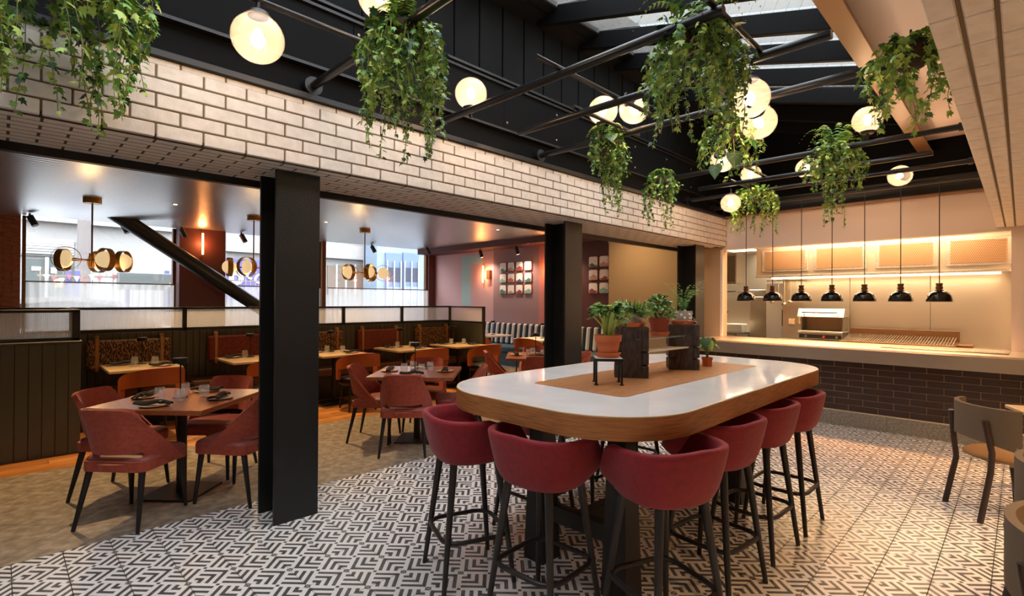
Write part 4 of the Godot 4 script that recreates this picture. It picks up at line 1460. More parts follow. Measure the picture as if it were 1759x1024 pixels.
# ---------------------------------------------------------------- bar table and stools
func bar_table() -> void:
	var t := thing("bar_table", P(3.225, 0, 1.78), 0.0, "long rounded bar table with white top and wooden inlay", "table")
	var outer := round_rect(-1.445, -0.72, 1.445, 0.72, 0.46, 14)
	var inner := round_rect(-1.425, -0.70, 1.425, 0.70, 0.44, 14)
	var s := S()
	ring_prism(s, outer, inner, 0.945, 1.046)
	part(t, "apron", mesh_of(s), M.oak)
	s = S()
	ring_prism(s, round_rect(-1.443, -0.718, 1.443, 0.718, 0.458, 14), round_rect(-1.428, -0.703, 1.428, 0.703, 0.443, 14), 1.046, 1.0505)
	part(t, "edge_band", mesh_of(s), M.pale_edge)
	s = S()
	prism(s, round_rect(-1.428, -0.703, 1.428, 0.703, 0.443, 14), 0.95, 1.05)
	part(t, "white_top", mesh_of(s), M.quartz)
	s = S()
	prism(s, round_rect(-0.945, -0.325, 0.945, 0.325, 0.05, 5), 1.045, 1.0512)
	part(t, "wooden_inlay", mesh_of(s), M.oak_flat)
	for x in [-0.89, 0.86]:
		for z in ([-0.28, 0.28] if x < 0 else [-0.19, 0.19]):
			s = S()
			var w := 0.05
			var pr := [Vector3(-w, 0.945, -w), Vector3(w, 0.945, -w), Vector3(w, 0.945, w), Vector3(-w, 0.945, w)]
			var q := [Vector3(-0.08, 0.0, -0.075), Vector3(0.08, 0.0, -0.075), Vector3(0.08, 0.0, 0.075), Vector3(-0.08, 0.0, 0.075)]
			for k in 4:
				var j := (k + 1) % 4
				quad(s, q[j], q[k], pr[k], pr[j])
			quad(s, q[0], q[1], q[2], q[3])
			part(t, "leg", mesh_of(s), M.stool_wood, Vector3(x, 0, z))
		part(t, "cross_rail", box_mesh(Vector3(0.06, 0.1, 0.5), 0.005), M.stool_wood, Vector3(x, 0.3, 0))
		part(t, "top_rail", box_mesh(Vector3(0.07, 0.06, 0.9), 0.005), M.stool_wood, Vector3(x, 0.915, 0))
	part(t, "long_rail", box_mesh(Vector3(1.7, 0.1, 0.06), 0.005), M.stool_wood, Vector3(-0.015, 0.3, 0))

func make_stool() -> Node3D:
	var t := thing("bar_stool", Vector3.ZERO, 0.0, "", "stool", "crimson velvet bar stools")
	var s := S()
	var n := 44
	var prof := []
	for k in n:
		var ph := TAU * k / n            # 0 at the back (+z)
		var f := absf(wrapf(ph, -PI, PI))
		var rim := lerpf(0.925, 0.765, smoothstep(1.75, 2.35, f)) - 0.012 * sin(f)
		var col := []
		var dx := sin(ph)
		var dz := cos(ph)
		var sq := 1.0 / pow(pow(absf(dx), 2.6) + pow(absf(dz), 2.6), 1.0 / 2.6)
		var at := func(r: float, y: float) -> Vector3:
			return Vector3(dx * sq * r * 1.04, y, dz * sq * r * 0.97)
		col.append(at.call(0.0, 0.655))
		col.append(at.call(0.13, 0.655))
		col.append(at.call(0.185, 0.668))
		for q in 6:
			var u := q / 5.0
			col.append(at.call(0.205 + 0.055 * pow(u, 0.7), lerpf(0.69, rim - 0.02, u)))
		col.append(at.call(0.2585, rim - 0.006))
		col.append(at.call(0.25, rim))
		col.append(at.call(0.236, rim))
		col.append(at.call(0.227, rim - 0.008))
		col.append(at.call(0.222, lerpf(0.758, rim - 0.02, 0.6)))
		col.append(at.call(0.212, 0.757))
		col.append(at.call(0.1, 0.765))
		col.append(at.call(0.0, 0.767))
		prof.append(col)
	s.set_smooth_group(1)
	for k in n:
		var a: Array = prof[k]
		var b: Array = prof[(k + 1) % n]
		for i in a.size() - 1:
			if i == 0:
				tri(s, a[0], b[1], a[1])
			elif i == a.size() - 2:
				tri(s, a[i], b[i], a[i + 1])
			else:
				quad(s, a[i], b[i], b[i + 1], a[i + 1])
	part(t, "shell", mesh_of(s), M.velvet_crimson)
	s = S()
	lathe(s, [Vector2(0, 0.765), Vector2(0.19, 0.765), Vector2(0.205, 0.776), Vector2(0.2, 0.788), Vector2(0.17, 0.797), Vector2(0, 0.802)], 28)
	part(t, "seat_pad", mesh_of(s), M.velvet_crimson)
	for x in [-1.0, 1.0]:
		for z in [-1.0, 1.0]:
			part(t, "leg", rod_mesh(Vector3(x * 0.125, 0.67, z * 0.125), Vector3(x * 0.2, 0.0, z * 0.2), 0.021, 0.013, 12), M.stool_wood)
	s = S()
	var pts := []
	for v in round_rect(-0.186, -0.186, 0.186, 0.186, 0.09, 5):
		pts.append(Vector3(v.x, 0.26, v.y))
	tube(s, pts, 0.013, 8, true)
	part(t, "footrest", mesh_of(s), M.stool_wood)
	return t

func stools() -> void:
	var spots := [
		[1.90, 2.24, 0.93, -0.36, "crimson velvet bar stool at the rounded table end by the steel column"],
		[1.92, 1.68, 1.0, 0.05, "crimson velvet bar stool tucked under the middle of the table end"],
		[2.16, 1.17, 0.35, 0.94, "crimson velvet bar stool at the rounded table corner on the bar side"],
		[2.82, 1.22, 0.1, 1.0, "second crimson bar stool along the bar side of the table"],
		[3.42, 1.22, 0.05, 1.0, "third crimson bar stool along the bar side of the table"],
		[3.97, 1.21, 0.0, 1.0, "crimson bar stool on the bar side closest to the kitchen pass"],
		[2.62, 2.38, 0.0, -1.0, "crimson bar stool on the dining side near the table end"],
		[3.22, 2.38, 0.0, -1.0, "crimson bar stool on the dining side at mid table"],
		[3.82, 2.38, 0.0, -1.0, "crimson bar stool on the dining side closest to the kitchen"]]
	var o := make_stool()
	for k in spots.size():
		var q: Array = spots[k]
		if k == 0:
			o.position = P(q[0], 0, q[1])
			o.rotation.y = face(q[2], q[3])
			o.set_meta("label", q[4])
		else:
			copy_of(o, "bar_stool", P(q[0], 0, q[1]), face(q[2], q[3]), q[4])

# ---------------------------------------------------------------- dining chairs and tables
func make_dining_chair() -> Node3D:
	var t := thing("dining_chair", Vector3.ZERO, 0.0, "", "chair", "rust velvet dining chairs")
	var s := S()
	var f := func(u: float, v: float) -> Vector3:
		var w := lerpf(0.262, 0.205, smoothstep(0.25, 1.0, v))
		var fw := lerpf(0.36, 0.045, pow(maxf(v, 0.0), 0.85))
		var z := 0.205 + 0.075 * v - fw * pow(absf(u), 2.6)
		return Vector3(-u * w * (1.0 - 0.06 * pow(absf(u), 6.0)), 0.395 + 0.425 * v - 0.028 * pow(absf(u), 5.0) * v, z)
	shell(s, 28, 18, f, 0.036, func(u: float, v: float) -> bool: return not (absf(u) < 0.62 and v > 0.13 and v < 0.27) and v > 0.0 and not (absf(u) > 0.96 and v > 0.94))
	part(t, "backrest", mesh_of(s), M.velvet_rust)
	s = S()
	prism(s, round_rect(-0.232, -0.245, 0.232, 0.205, 0.07, 5), 0.385, 0.452, true)
	part(t, "seat_base", mesh_of(s), M.velvet_rust)
	s = S()
	var rings := []
	for k in 4:
		var ins: float = [0.0, 0.004, 0.02, 0.05][k]
		var rr := round_rect(-0.23 + ins, -0.243 + ins, 0.23 - ins, 0.19 - ins, 0.07 - ins * 0.5, 5)
		var ring := []
		for v in rr:
			ring.append(Vector3(v.x, [0.452, 0.468, 0.478, 0.483][k], v.y))
		rings.append(ring)
	s.set_smooth_group(2)
	for k in 3:
		for i in rings[0].size():
			var j: int = (i + 1) % rings[0].size()
			quad(s, rings[k][j], rings[k][i], rings[k + 1][i], rings[k + 1][j])
	for i in rings[3].size():
		tri(s, Vector3(0, 0.486, -0.03), rings[3][(i + 1) % rings[3].size()], rings[3][i])
	part(t, "seat_cushion", mesh_of(s), M.seat_fabric)
	for x in [-1.0, 1.0]:
		part(t, "leg", rod_mesh(Vector3(x * 0.185, 0.4, -0.19), Vector3(x * 0.215, 0.0, -0.225), 0.022, 0.012, 12), M.leg_black)
		part(t, "leg", rod_mesh(Vector3(x * 0.185, 0.4, 0.16), Vector3(x * 0.225, 0.0, 0.245), 0.022, 0.012, 12), M.leg_black)
	return t

func make_barrel_chair() -> Node3D:
	var t := thing("barrel_chair", Vector3.ZERO, 0.0, "", "chair", "orange barrel chairs at the booth tables")
	var s := S()
	var f := func(u: float, v: float) -> Vector3:
		var an := u * 1.95
		return Vector3(-sin(an) * 0.285, 0.44 + 0.37 * v - 0.20 * pow(absf(u), 2.4) * v, cos(an) * (0.25 + 0.03 * v) * (1.0 if absf(an) < PI / 2 else 0.8))
	shell(s, 34, 10, f, 0.04, func(u: float, v: float) -> bool: return (v > 0.45 or absf(u) > 0.72))
	part(t, "backrest", mesh_of(s), M.leather_orange)
	s = S()
	lathe(s, [Vector2(0, 0.36), Vector2(0.24, 0.36), Vector2(0.265, 0.38), Vector2(0.265, 0.43), Vector2(0.24, 0.455), Vector2(0, 0.465)], 28)
	part(t, "seat", mesh_of(s), M.leg_black)
	for x in [-1.0, 1.0]:
		for z in [-1.0, 1.0]:
			part(t, "leg", rod_mesh(Vector3(x * 0.17, 0.38, z * 0.17), Vector3(x * 0.19, 0, z * 0.19), 0.016, 0.012, 10), M.leg_black)
	return t

var kit := {}

func table_kit() -> void:
	var s := S()
	lathe(s, [Vector2(0, 0), Vector2(0.028, 0), Vector2(0.034, 0.006), Vector2(0.0405, 0.035), Vector2(0.04, 0.055), Vector2(0.0325, 0.098), Vector2(0.031, 0.098), Vector2(0.0385, 0.055), Vector2(0.039, 0.036), Vector2(0.032, 0.014), Vector2(0, 0.012)], 20)
	kit["glass"] = mesh_of(s)
	s = S()
	lathe(s, [Vector2(0, 0), Vector2(0.055, 0), Vector2(0.095, 0.010), Vector2(0.096, 0.014), Vector2(0.055, 0.006), Vector2(0, 0.006)], 26)
	kit["plate"] = mesh_of(s)
	s = S()
	var f := func(u: float, v: float) -> Vector3:
		return Vector3(u * 0.125, 0.01 + 0.022 * sin(PI * v) * (1.0 - 0.45 * absf(u)) + 0.006 * sin(u * 4.0), (v - 0.5) * (0.062 - 0.028 * (1.0 - absf(u - 0.55)) ))
	shell(s, 14, 8, f, 0.012, func(_u: float, _v: float) -> bool: return true)
	kit["napkin"] = mesh_of(s)
	s = S()
	ring_prism(s, round_rect(-0.03, -0.012, 0.03, 0.012, 0.011, 4), round_rect(-0.024, -0.007, 0.024, 0.007, 0.006, 4), -0.012, 0.012)
	kit["ring"] = mesh_of(s)
	s = S()
	lathe(s, [Vector2(0, 0), Vector2(0.052, 0), Vector2(0.052, 0.01), Vector2(0.008, 0.014), Vector2(0.006, 0.014)], 24, Vector3.ZERO, Transform3D.IDENTITY, false)
	kit["lamp_base"] = mesh_of(s)
	kit["lamp_stem"] = rod_mesh(Vector3(0, 0.012, 0), Vector3(0, 0.3, 0), 0.0055, -1.0, 10)
	s = S()
	lathe(s, [Vector2(0.0, 0.28), Vector2(0.05, 0.28), Vector2(0.053, 0.283), Vector2(0.053, 0.318), Vector2(0.05, 0.322), Vector2(0.0, 0.322)], 24, Vector3.ZERO, Transform3D.IDENTITY, false)
	kit["lamp_shade"] = mesh_of(s)

func setting(p: Vector3, turn: float, where: String) -> void:
	var g := "place settings on %s" % where
	solo("side_plate", kit.plate, M.plate_tan, p, turn, "tan side plate on %s" % where, "plate", g)
	var n := solo("napkin", kit.napkin, M.napkin, p + Vector3(0, 0.012, 0), turn, "folded black napkin on %s" % where, "napkin", "napkins on %s" % where)
	part(n, "napkin_band", kit.ring, M.leg_black, Vector3(0.06, 0.02, 0), Vector3(PI / 2, 0, PI / 2))

func tumbler(p: Vector3, where: String) -> void:
	solo("tumbler", kit.glass, M.drink_glass, p, 0.0, "clear stemless tumbler on %s" % where, "glass", "tumblers on %s" % where)

func table_lamp(p: Vector3, turn: float, where: String) -> void:
	var t := thing("table_lamp", p, turn, "slim black cordless lamp on %s" % where, "lamp")
	part(t, "base", kit.lamp_base, M.steel_black)
	part(t, "stem", kit.lamp_stem, M.steel_black)
	part(t, "lamp_shade", kit.lamp_shade, M.steel_black)

func square_table(a: float, b: float, turn: float, label: String, where: String) -> void:
	var t := thing("dining_table", P(a, 0, b), turn, label, "table")
	part(t, "table_top", box_mesh(Vector3(0.9, 0.036, 0.9), 0.003), M.table_wood, Vector3(0, 0.732, 0))
	part(t, "post", rod_mesh(Vector3(0, 0.01, 0), Vector3(0, 0.714, 0), 0.036, -1.0, 18), M.leg_black)
	part(t, "base_plate", box_mesh(Vector3(0.42, 0.012, 0.42), 0.003), M.steel_black, Vector3(0, 0.008, 0))
	part(t, "spider", box_mesh(Vector3(0.4, 0.02, 0.05)), M.leg_black, Vector3(0, 0.705, 0))
	var c := P(a, 0.75, b)
	var bs := Basis(Vector3.UP, turn)
	for k in 4:
		var d := bs * (Basis(Vector3.UP, PI / 2 * k) * Vector3(0, 0, 0.31))
		setting(c + d, turn + PI / 2 * k + 0.1, where)
		var e := bs * (Basis(Vector3.UP, PI / 2 * k + 0.5) * Vector3(0, 0, 0.15))
		tumbler(c + e, where)
	table_lamp(c + bs * Vector3(0.02, 0, -0.03), 0.3, where)

func dining() -> void:
	table_kit()
	var where := ["the square table by the steel column", "the second square table, behind the bar table", "the square table before the striped bench"]
	var spots := [[1.045, 4.775, 0.75], [3.31, 4.79, 0.78], [5.55, 5.0, 0.75]]
	for k in 3:
		square_table(spots[k][0], spots[k][1], spots[k][2], ["dark wooden square dining table with four rust chairs beside the steel column", "dark wooden square dining table behind the bar table", "dark wooden square dining table before the striped bench"][k], where[k])
	var o := make_dining_chair()
	var first := true
	for q in [
		[0.69, 4.45, 0.75, 0.66, "rust velvet chair with its cut-out back turned to the patterned floor by the steel column"],
		[0.71, 5.11, 0.72, -0.69, "rust velvet chair between the steel column table and the green panelling"],
		[1.40, 5.12, -0.7, -0.7, "rust velvet chair across the steel column table, facing the bar"],
		[1.36, 4.37, -0.59, 0.81, "rust velvet chair half hidden behind the steel column"],
		[2.95, 4.47, 0.66, 0.75, "rust velvet chair with its cut-out back turned to the bar table"],
		[2.99, 5.13, 0.68, -0.73, "red velvet chair seen side-on at the second square table"],
		[3.66, 5.14, -0.72, -0.7, "orange-red velvet chair facing the bar across the second square table"],
		[3.67, 4.46, -0.72, 0.69, "rust velvet chair between the second square table and a bar stool"],
		[5.2, 5.35, 0.75, -0.66, "red velvet chair seen side-on at the table before the striped bench"],
		[5.2, 4.66, 0.7, 0.7, "red velvet chair with its back to the bar at the table before the striped bench"],
		[5.9, 5.35, -0.7, -0.7, "red velvet chair facing the bar at the table before the striped bench"],
		[5.9, 4.66, -0.7, 0.7, "red velvet chair behind the middle steel column"]]:
		if first:
			o.position = P(q[0], 0, q[1])
			o.rotation.y = face(q[2], q[3])
			o.set_meta("label", q[4])
			first = false
		else:
			copy_of(o, "dining_chair", P(q[0], 0, q[1]), face(q[2], q[3]), q[4])
	# booth tables
	var bc := make_barrel_chair()
	for k in 5:
		var a: float = [1.2, 2.42, 3.56, 4.76, 5.86][k]
		var b := 7.42 - 0.055 * k
		var w: String = ["the booth table by the green panelled end block", "the booth table under the rust pad by the steel column", "the booth table beyond the steel column", "the booth table between the rust pad and the figured pad", "the booth table at the far end of the bench"][k]
		var t := thing("booth_table", P(a, 0, b), 0.0, "pale ash two-seat table: %s" % w, "table")
		part(t, "table_top", box_mesh(Vector3(0.70, 0.03, 0.78), 0.003), M.ash, Vector3(0, 0.735, 0))
		part(t, "post", rod_mesh(Vector3(0, 0.01, 0), Vector3(0, 0.72, 0), 0.032, -1.0, 16), M.leg_black)
		part(t, "base_plate", box_mesh(Vector3(0.42, 0.012, 0.42), 0.003), M.steel_black, Vector3(0, 0.008, 0))
		var c := P(a, 0.75, b)
		setting(c + Vector3(-0.16, 0, -0.22), 0.2, w)
		setting(c + Vector3(0.17, 0, 0.22), 0.1, w)
		tumbler(c + Vector3(-0.04, 0, -0.16), w)
		tumbler(c + Vector3(0.14, 0, -0.02), w)
		table_lamp(c + Vector3(0.04, 0, -0.2), 0.4, w)
		var lab := "orange leather barrel chair at %s" % w
		if k == 0:
			bc.position = P(a + 0.0, 0, b - 0.63)
			bc.rotation.y = face(-0.1, 1)
			bc.set_meta("label", lab)
		else:
			copy_of(bc, "barrel_chair", P(a + 0.05, 0, b - 0.63), face(0.15, 1), lab)
	# far tables by the striped bench
	for k in 2:
		var q: Array = [[8.05, 8.75], [8.05, 7.2]][k]
		var t := thing("pedestal_table", P(q[0], 0, q[1]), 0.0, ["white topped table at the striped bench beside the green screen", "white topped table at the striped bench by the middle steel column"][k], "table")
		part(t, "table_top", box_mesh(Vector3(0.75, 0.03, 0.8), 0.004), M.plate_white, Vector3(0, 0.735, 0))
		part(t, "post", rod_mesh(Vector3(0, 0.01, 0), Vector3(0, 0.72, 0), 0.032, -1.0, 16), M.leg_black)
		part(t, "base_plate", box_mesh(Vector3(0.42, 0.012, 0.42), 0.003), M.steel_black, Vector3(0, 0.008, 0))
		tumbler(P(q[0] - 0.05, 0.75, q[1] + 0.05), ["the white bench table by the green screen", "the white bench table by the middle column"][k])
		table_lamp(P(q[0] + 0.1, 0.75, q[1]), 0.2, ["the white table by the green screen", "the white table by the middle column"][k])
		copy_of(bc, "barrel_chair", P(q[0] - 0.55, 0, q[1] - 0.2), face(1.0, 0.3), ["orange barrel chair at the white table beside the green screen", "tan barrel chair at the white table by the middle column"][k])
	booth()
	striped_bench()

func booth() -> void:
	# end block with fluted glass
	var e := thing("booth_end_block", P(-0.1, 0, 7.4), 0.0, "dark green panelled booth end block topped with fluted glass", "partition", "", "thing")
	var eo := -e.position
	var E := func(n: String, m: Material, a0, y0, b0, a1, y1, b1, k := 0.0) -> MeshInstance3D:
		var o := blk(e, n, m, a0, y0, b0, a1, y1, b1, k)
		o.position += eo
		return o
	E.call("body", M.green_frame, -0.9, 0.0, 6.735, 0.585, 1.10, 8.15)
	E.call("cap", M.green_board, -0.9, 1.10, 6.70, 0.595, 1.122, 8.15, 0.003)
	var bd := box_mesh(Vector3(0.094, 1.098, 0.02), 0.004)
	for k in 16:
		part(e, "panel_board", bd, M.green_board, P(0.54 - 0.0965 * k, 0.549, 6.722) + eo)
	glass_screen(e, eo, -0.9, 0.575, 6.74, true)
	E.call("top_frame", M.green_frame, 0.53, 1.405, 6.74, 0.575, 1.435, 8.15)
	E.call("top_frame", M.green_frame, -0.9, 1.405, 8.1, 0.575, 1.435, 8.15)
	# bench with back panelling
	var s := thing("booth_bench", P(3.4, 0, 7.9), 0.0, "long booth bench with dark green boarded back and brown leather seat", "bench")
	var so := -s.position
	var B := func(n: String, m: Material, a0, y0, b0, a1, y1, b1, k := 0.0) -> MeshInstance3D:
		var o := blk(s, n, m, a0, y0, b0, a1, y1, b1, k)
		o.position += so
		return o
	B.call("plinth", M.leg_black, 0.6, 0.0, 7.66, 6.4, 0.36, 8.1)
	for k in 5:
		B.call("seat_cushion", M.leather_brown, 0.62 + 1.155 * k, 0.36, 7.56, 0.615 + 1.155 * (k + 1), 0.47, 8.06, 0.02)
	B.call("back_core", M.green_frame, 0.6, 0.36, 8.11, 6.42, 1.11, 8.17)
	var bb := box_mesh(Vector3(0.0775, 0.72, 0.02), 0.004)
	for k in 72:
		part(s, "panel_board", bb, M.green_board, P(0.645 + 0.0805 * k, 0.755, 8.098) + so)
	B.call("return_panel", M.green_frame, 6.36, 0.0, 7.1, 6.42, 1.11, 8.11)
	for k in 12:
		part(s, "panel_board", bb, M.green_board, P(6.352, 0.755, 7.14 + 0.0805 * k) + so, Vector3(0, PI / 2, 0))
	var g := thing("glass_screen", P(3.5, 1.11, 8.14), 0.0, "row of framed fluted glass panels along the top of the booth bench", "screen")
	var go := -g.position
	glass_screen(g, go, 0.6, 6.42, 8.14, false)
	# return panel glass
	part(g, "rail", box_mesh(Vector3(0.05, 0.03, 1.02), 0.003), M.green_frame, P(6.39, 1.418, 7.61) + go)
	part(g, "rail", box_mesh(Vector3(0.05, 0.04, 1.02), 0.003), M.green_frame, P(6.39, 1.13, 7.61) + go)
	part(g, "post", box_mesh(Vector3(0.05, 0.32, 0.05), 0.003), M.green_frame, P(6.39, 1.27, 7.12) + go)
	fluted(g, P(6.39, 1.275, 7.62) + go, 0.94, 0.25, PI / 2)
	# back pads on straps
	var pads := [[0.75, 1.62, 0], [2.06, 3.0, 1], [3.2, 4.06, 0], [4.32, 5.2, 1], [5.5, 6.33, 0]]
	for k in 5:
		var q: Array = pads[k]
		var wd: float = q[1] - q[0]
		var p := thing("back_pad", P((q[0] + q[1]) / 2, 0.85, 8.05), 0.0, ["brown figured velvet back pad strapped up next to the green end block", "rust leather back pad strapped up behind the steel column", "brown figured velvet back pad half hidden by the steel column", "rust leather back pad at the middle of the bench", "brown figured velvet back pad at the far end of the bench"][k], "cushion")
		part(p, "cushion", box_mesh(Vector3(wd, 0.36, 0.075), 0.022), M.leather_rust if q[2] == 1 else M.figured_velvet)
		for sx in [-1.0, 1.0]:
			var st := part(p, "strap", box_mesh(Vector3(0.035, 0.44, 0.086), 0.005), M.leather_tan, Vector3(sx * (wd / 2 - 0.1), 0.015, 0))
			for yy in [0.21, -0.215]:
				var bs := S()
				ball(bs, Vector3.ZERO, Vector3(0.012, 0.012, 0.01), 10)
				part(st, "stud", mesh_of(bs), M.brass, Vector3(0, yy, 0.045))

func fluted(parent: Node, pos: Vector3, w: float, h: float, turn: float) -> void:
	var s := S()
	var n := int(w / 0.014)
	s.set_smooth_group(1)
	for k in n:
		for q in 4:
			var x0 := -w / 2 + w * (k + q / 4.0) / n
			var x1 := -w / 2 + w * (k + (q + 1) / 4.0) / n
			var z0 := 0.004 * sin(PI * q / 4.0)
			var z1 := 0.004 * sin(PI * (q + 1) / 4.0)
			quad(s, Vector3(x0, -h / 2, z0), Vector3(x1, -h / 2, z1), Vector3(x1, h / 2, z1), Vector3(x0, h / 2, z0))
	s.set_smooth_group(2)
	quad(s, Vector3(w / 2, -h / 2, -0.003), Vector3(-w / 2, -h / 2, -0.003), Vector3(-w / 2, h / 2, -0.003), Vector3(w / 2, h / 2, -0.003))
	part(parent, "pane", mesh_of(s), M.fluted_glass, pos, Vector3(0, turn, 0))

func glass_screen(g: Node3D, go: Vector3, a0: float, a1: float, b: float, block: bool) -> void:
	var L := a1 - a0
	part(g, "rail", box_mesh(Vector3(L, 0.03, 0.05), 0.003), M.green_frame, P((a0 + a1) / 2, 1.42, b) + go)
	part(g, "rail", box_mesh(Vector3(L, 0.045, 0.05), 0.003), M.green_frame, P((a0 + a1) / 2, 1.1335, b) + go)
	var posts := [a0 + 0.025, 1.80, 2.95, 4.12, 5.27, 6.395] if not block else [a0 + 0.025, a1 - 0.025]
	for k in posts.size():
		part(g, "post", box_mesh(Vector3(0.06 if block else 0.05, 0.32, 0.05), 0.003), M.green_frame, P(posts[k], 1.275, b) + go)
		if k > 0:
			var w: float = posts[k] - posts[k - 1] - 0.055
			fluted(g, P((posts[k] + posts[k - 1]) / 2, 1.281, b) + go, w, 0.248, 0.0)

func striped_bench() -> void:
	var t := thing("striped_bench", P(8.85, 0, 8.2), 0.0, "navy and white striped wall bench under the hung plates", "bench")
	var o := -t.position
	var L := blk(t, "seat_base", M.seat_teal, 8.55, 0.0, 5.75, 9.14, 0.3, 10.6)
	L.position += o
	L = blk(t, "seat_cushion", M.seat_teal, 8.5, 0.3, 5.75, 9.0, 0.46, 10.6, 0.03)
	L.position += o
	var s := S()
	cbx(s, Vector3.ZERO, Vector3(0.13, 0.52, 0.094), 0.03)
	var m := mesh_of(s)
	for k in 51:
		part(t, "back_channel", m, M.stripe_navy if k % 2 == 0 else M.stripe_white, P(9.04, 0.72, 5.8 + 0.0955 * k) + o, Vector3(0, 0, -0.12))

# ---------------------------------------------------------------- wall pieces, chandeliers, brace, curtains
func wall_things() -> void:
	var n := 0
	var rr := round_rect(-0.108, -0.112, 0.108, 0.112, 0.04, 5)
	var fm := S()
	prism(fm, round_rect(-0.122, -0.124, 0.122, 0.124, 0.045, 5), 0.0, 0.03, false)
	var frame := mesh_of(fm)
	var pm := S()
	prism(pm, rr, 0.03, 0.036, false)
	var face_m := mesh_of(pm)
	var up := Vector3(0, 0, PI / 2)
	for blockk in 2:
		var cols := 4 if blockk == 0 else 2
		for r in 3:
			for c in cols:
				var b := (9.42 - 0.292 * c) if blockk == 0 else (6.60 - 0.278 * c)
				var y := 2.40 - 0.286 * r
				var nm: String = ["green", "slate", "rust", "pale green", "maroon", "dusty pink"][(n * 5 + r) % 6]
				var p := thing("art_plate", P(9.145, y, b), 0.0, "wall plate with %s wave print, %s row, %s" % [nm, ["top", "middle", "bottom"][r], (["first", "second", "third", "fourth"][c] + " from the sconce") if blockk == 0 else ["beside the steel column", "beside the beige wall"][c]], "plate", "hung plates %d" % blockk)
				part(p, "frame", frame, M.frame_wood, Vector3.ZERO, up)
				var f := part(p, "plate", face_m, M.plate_white, Vector3.ZERO, up)
				var poly := PackedVector2Array()
				var h0 := 0.02 + 0.02 * (n % 3)
				for k in 13:
					var x := -0.1 + 0.2 * k / 12.0
					var base := 0.008 if absf(x) < 0.09 else 0.03
					poly.append(Vector2(-0.108 + base + h0 + 0.05 * exp(-pow((x - 0.02 * (n % 4) + 0.03) * 18.0, 2.0)), x))
				for k in 7:
					var x := 0.1 - 0.2 * k / 6.0
					poly.append(Vector2(-0.108 + (0.0 if absf(x) < 0.07 else 0.025), x))
				var w := S()
				prism(w, poly, 0.036, 0.0375)
				part(f, "wave_print", mesh_of(w), M["wave_%d" % ((n * 5 + r) % 6)])
				n += 1
	var i := 0
	for q in [P(9.08, 2.24, 10.15), P(9.08, 2.25, 7.94), P(2.98, 2.69, 12.05)]:
		var t := thing("wall_sconce", q, 0.0, ["glowing vertical tube sconce beside the painted teal block", "glowing vertical tube sconce by the middle steel column", "glowing vertical tube sconce on the maroon window pier"][i], "lamp")
		part(t, "light_tube", rod_mesh(Vector3(0, -0.22, 0), Vector3(0, 0.22, 0), 0.02, -1.0, 14), M.sconce_tube)
		part(t, "back_rod", rod_mesh(Vector3(0.03 if i < 2 else 0.0, -0.34, 0 if i < 2 else -0.04), Vector3(0.03 if i < 2 else 0.0, 0.3, 0 if i < 2 else -0.04), 0.01, -1.0, 10), M.brass)
		for y in [-0.16, 0.16]:
			part(t, "bracket", box_mesh(Vector3(0.07 if i < 2 else 0.02, 0.02, 0.02 if i < 2 else 0.07)), M.brass, Vector3(0.035 if i < 2 else 0.0, y, 0 if i < 2 else -0.035))
		lamp(t, Vector3.ZERO, Color(1.0, 0.62, 0.34), 0.35, 0.05)
		i += 1
	var bx0 := thing("wall_block", P(9.1, 2.22, 9.93), 0.0, "small orange wooden wall uplighter box next to the tube sconce", "box")
	part(bx0, "body", box_mesh(Vector3(0.09, 0.24, 0.12), 0.006), M.leather_orange)
	# chandeliers
	for k in 3:
		var c := P([0.95, 3.16, 5.31][k], 3.0, 9.58)
		var t := thing("chandelier", c, 0.35 * k, ["brass chandelier of opal discs in hoops near the brick pier", "brass chandelier of opal discs in hoops behind the steel column", "brass chandelier of opal discs in hoops before the blue container"][k], "chandelier")
		part(t, "canopy", rod_mesh(Vector3(0, -0.075, 0), Vector3(0, 0.0, 0), 0.11, -1.0, 24), M.brass)
		part(t, "rod", rod_mesh(Vector3(0, -0.82, 0), Vector3(0, -0.07, 0), 0.011, -1.0, 10), M.bronze)
		part(t, "hub", rod_mesh(Vector3(0, -1.0, 0), Vector3(0, -0.8, 0), 0.035, -1.0, 14), M.brass)
		for q in 5:
			var an := TAU * q / 5.0
			var ctr := Vector3(cos(an) * 0.37, -0.9, sin(an) * 0.37)
			part(t, "arm", rod_mesh(Vector3(0, -0.9, 0), ctr, 0.011, -1.0, 8), M.bronze)
			var s := S()
			ball(s, Vector3.ZERO, Vector3(0.118, 0.118, 0.05), 20)
			part(t, "opal_disc", mesh_of(s), M.opal_lamp, ctr, Vector3(0, -0.785 - t.rotation.y + [0.0, 0.6, -0.5, 0.35, -0.8][q], 0))
			s = S()
			lathe(s, [Vector2(0.158, -0.04), Vector2(0.163, -0.04), Vector2(0.163, 0.04), Vector2(0.158, 0.04), Vector2(0.158, -0.04)], 30, Vector3.ZERO, Transform3D.IDENTITY, false)
			part(t, "hoop", mesh_of(s), M.brass, ctr, Vector3(PI / 2, 0.9 + q * 1.1, 0.0))
		lamp(t, Vector3(0, -1.12, 0), Color(1.0, 0.78, 0.5), 0.25, 0.1)
	# diagonal brace
	solo("diagonal_brace", rod_mesh(on_b(175, 352, 11.6), on_b(640, 655, 11.6), 0.135, -1.0, 24), M.steel_black, Vector3.ZERO, 0.0, "thick black steel tube bracing diagonally in front of the windows", "brace", "", "structure")
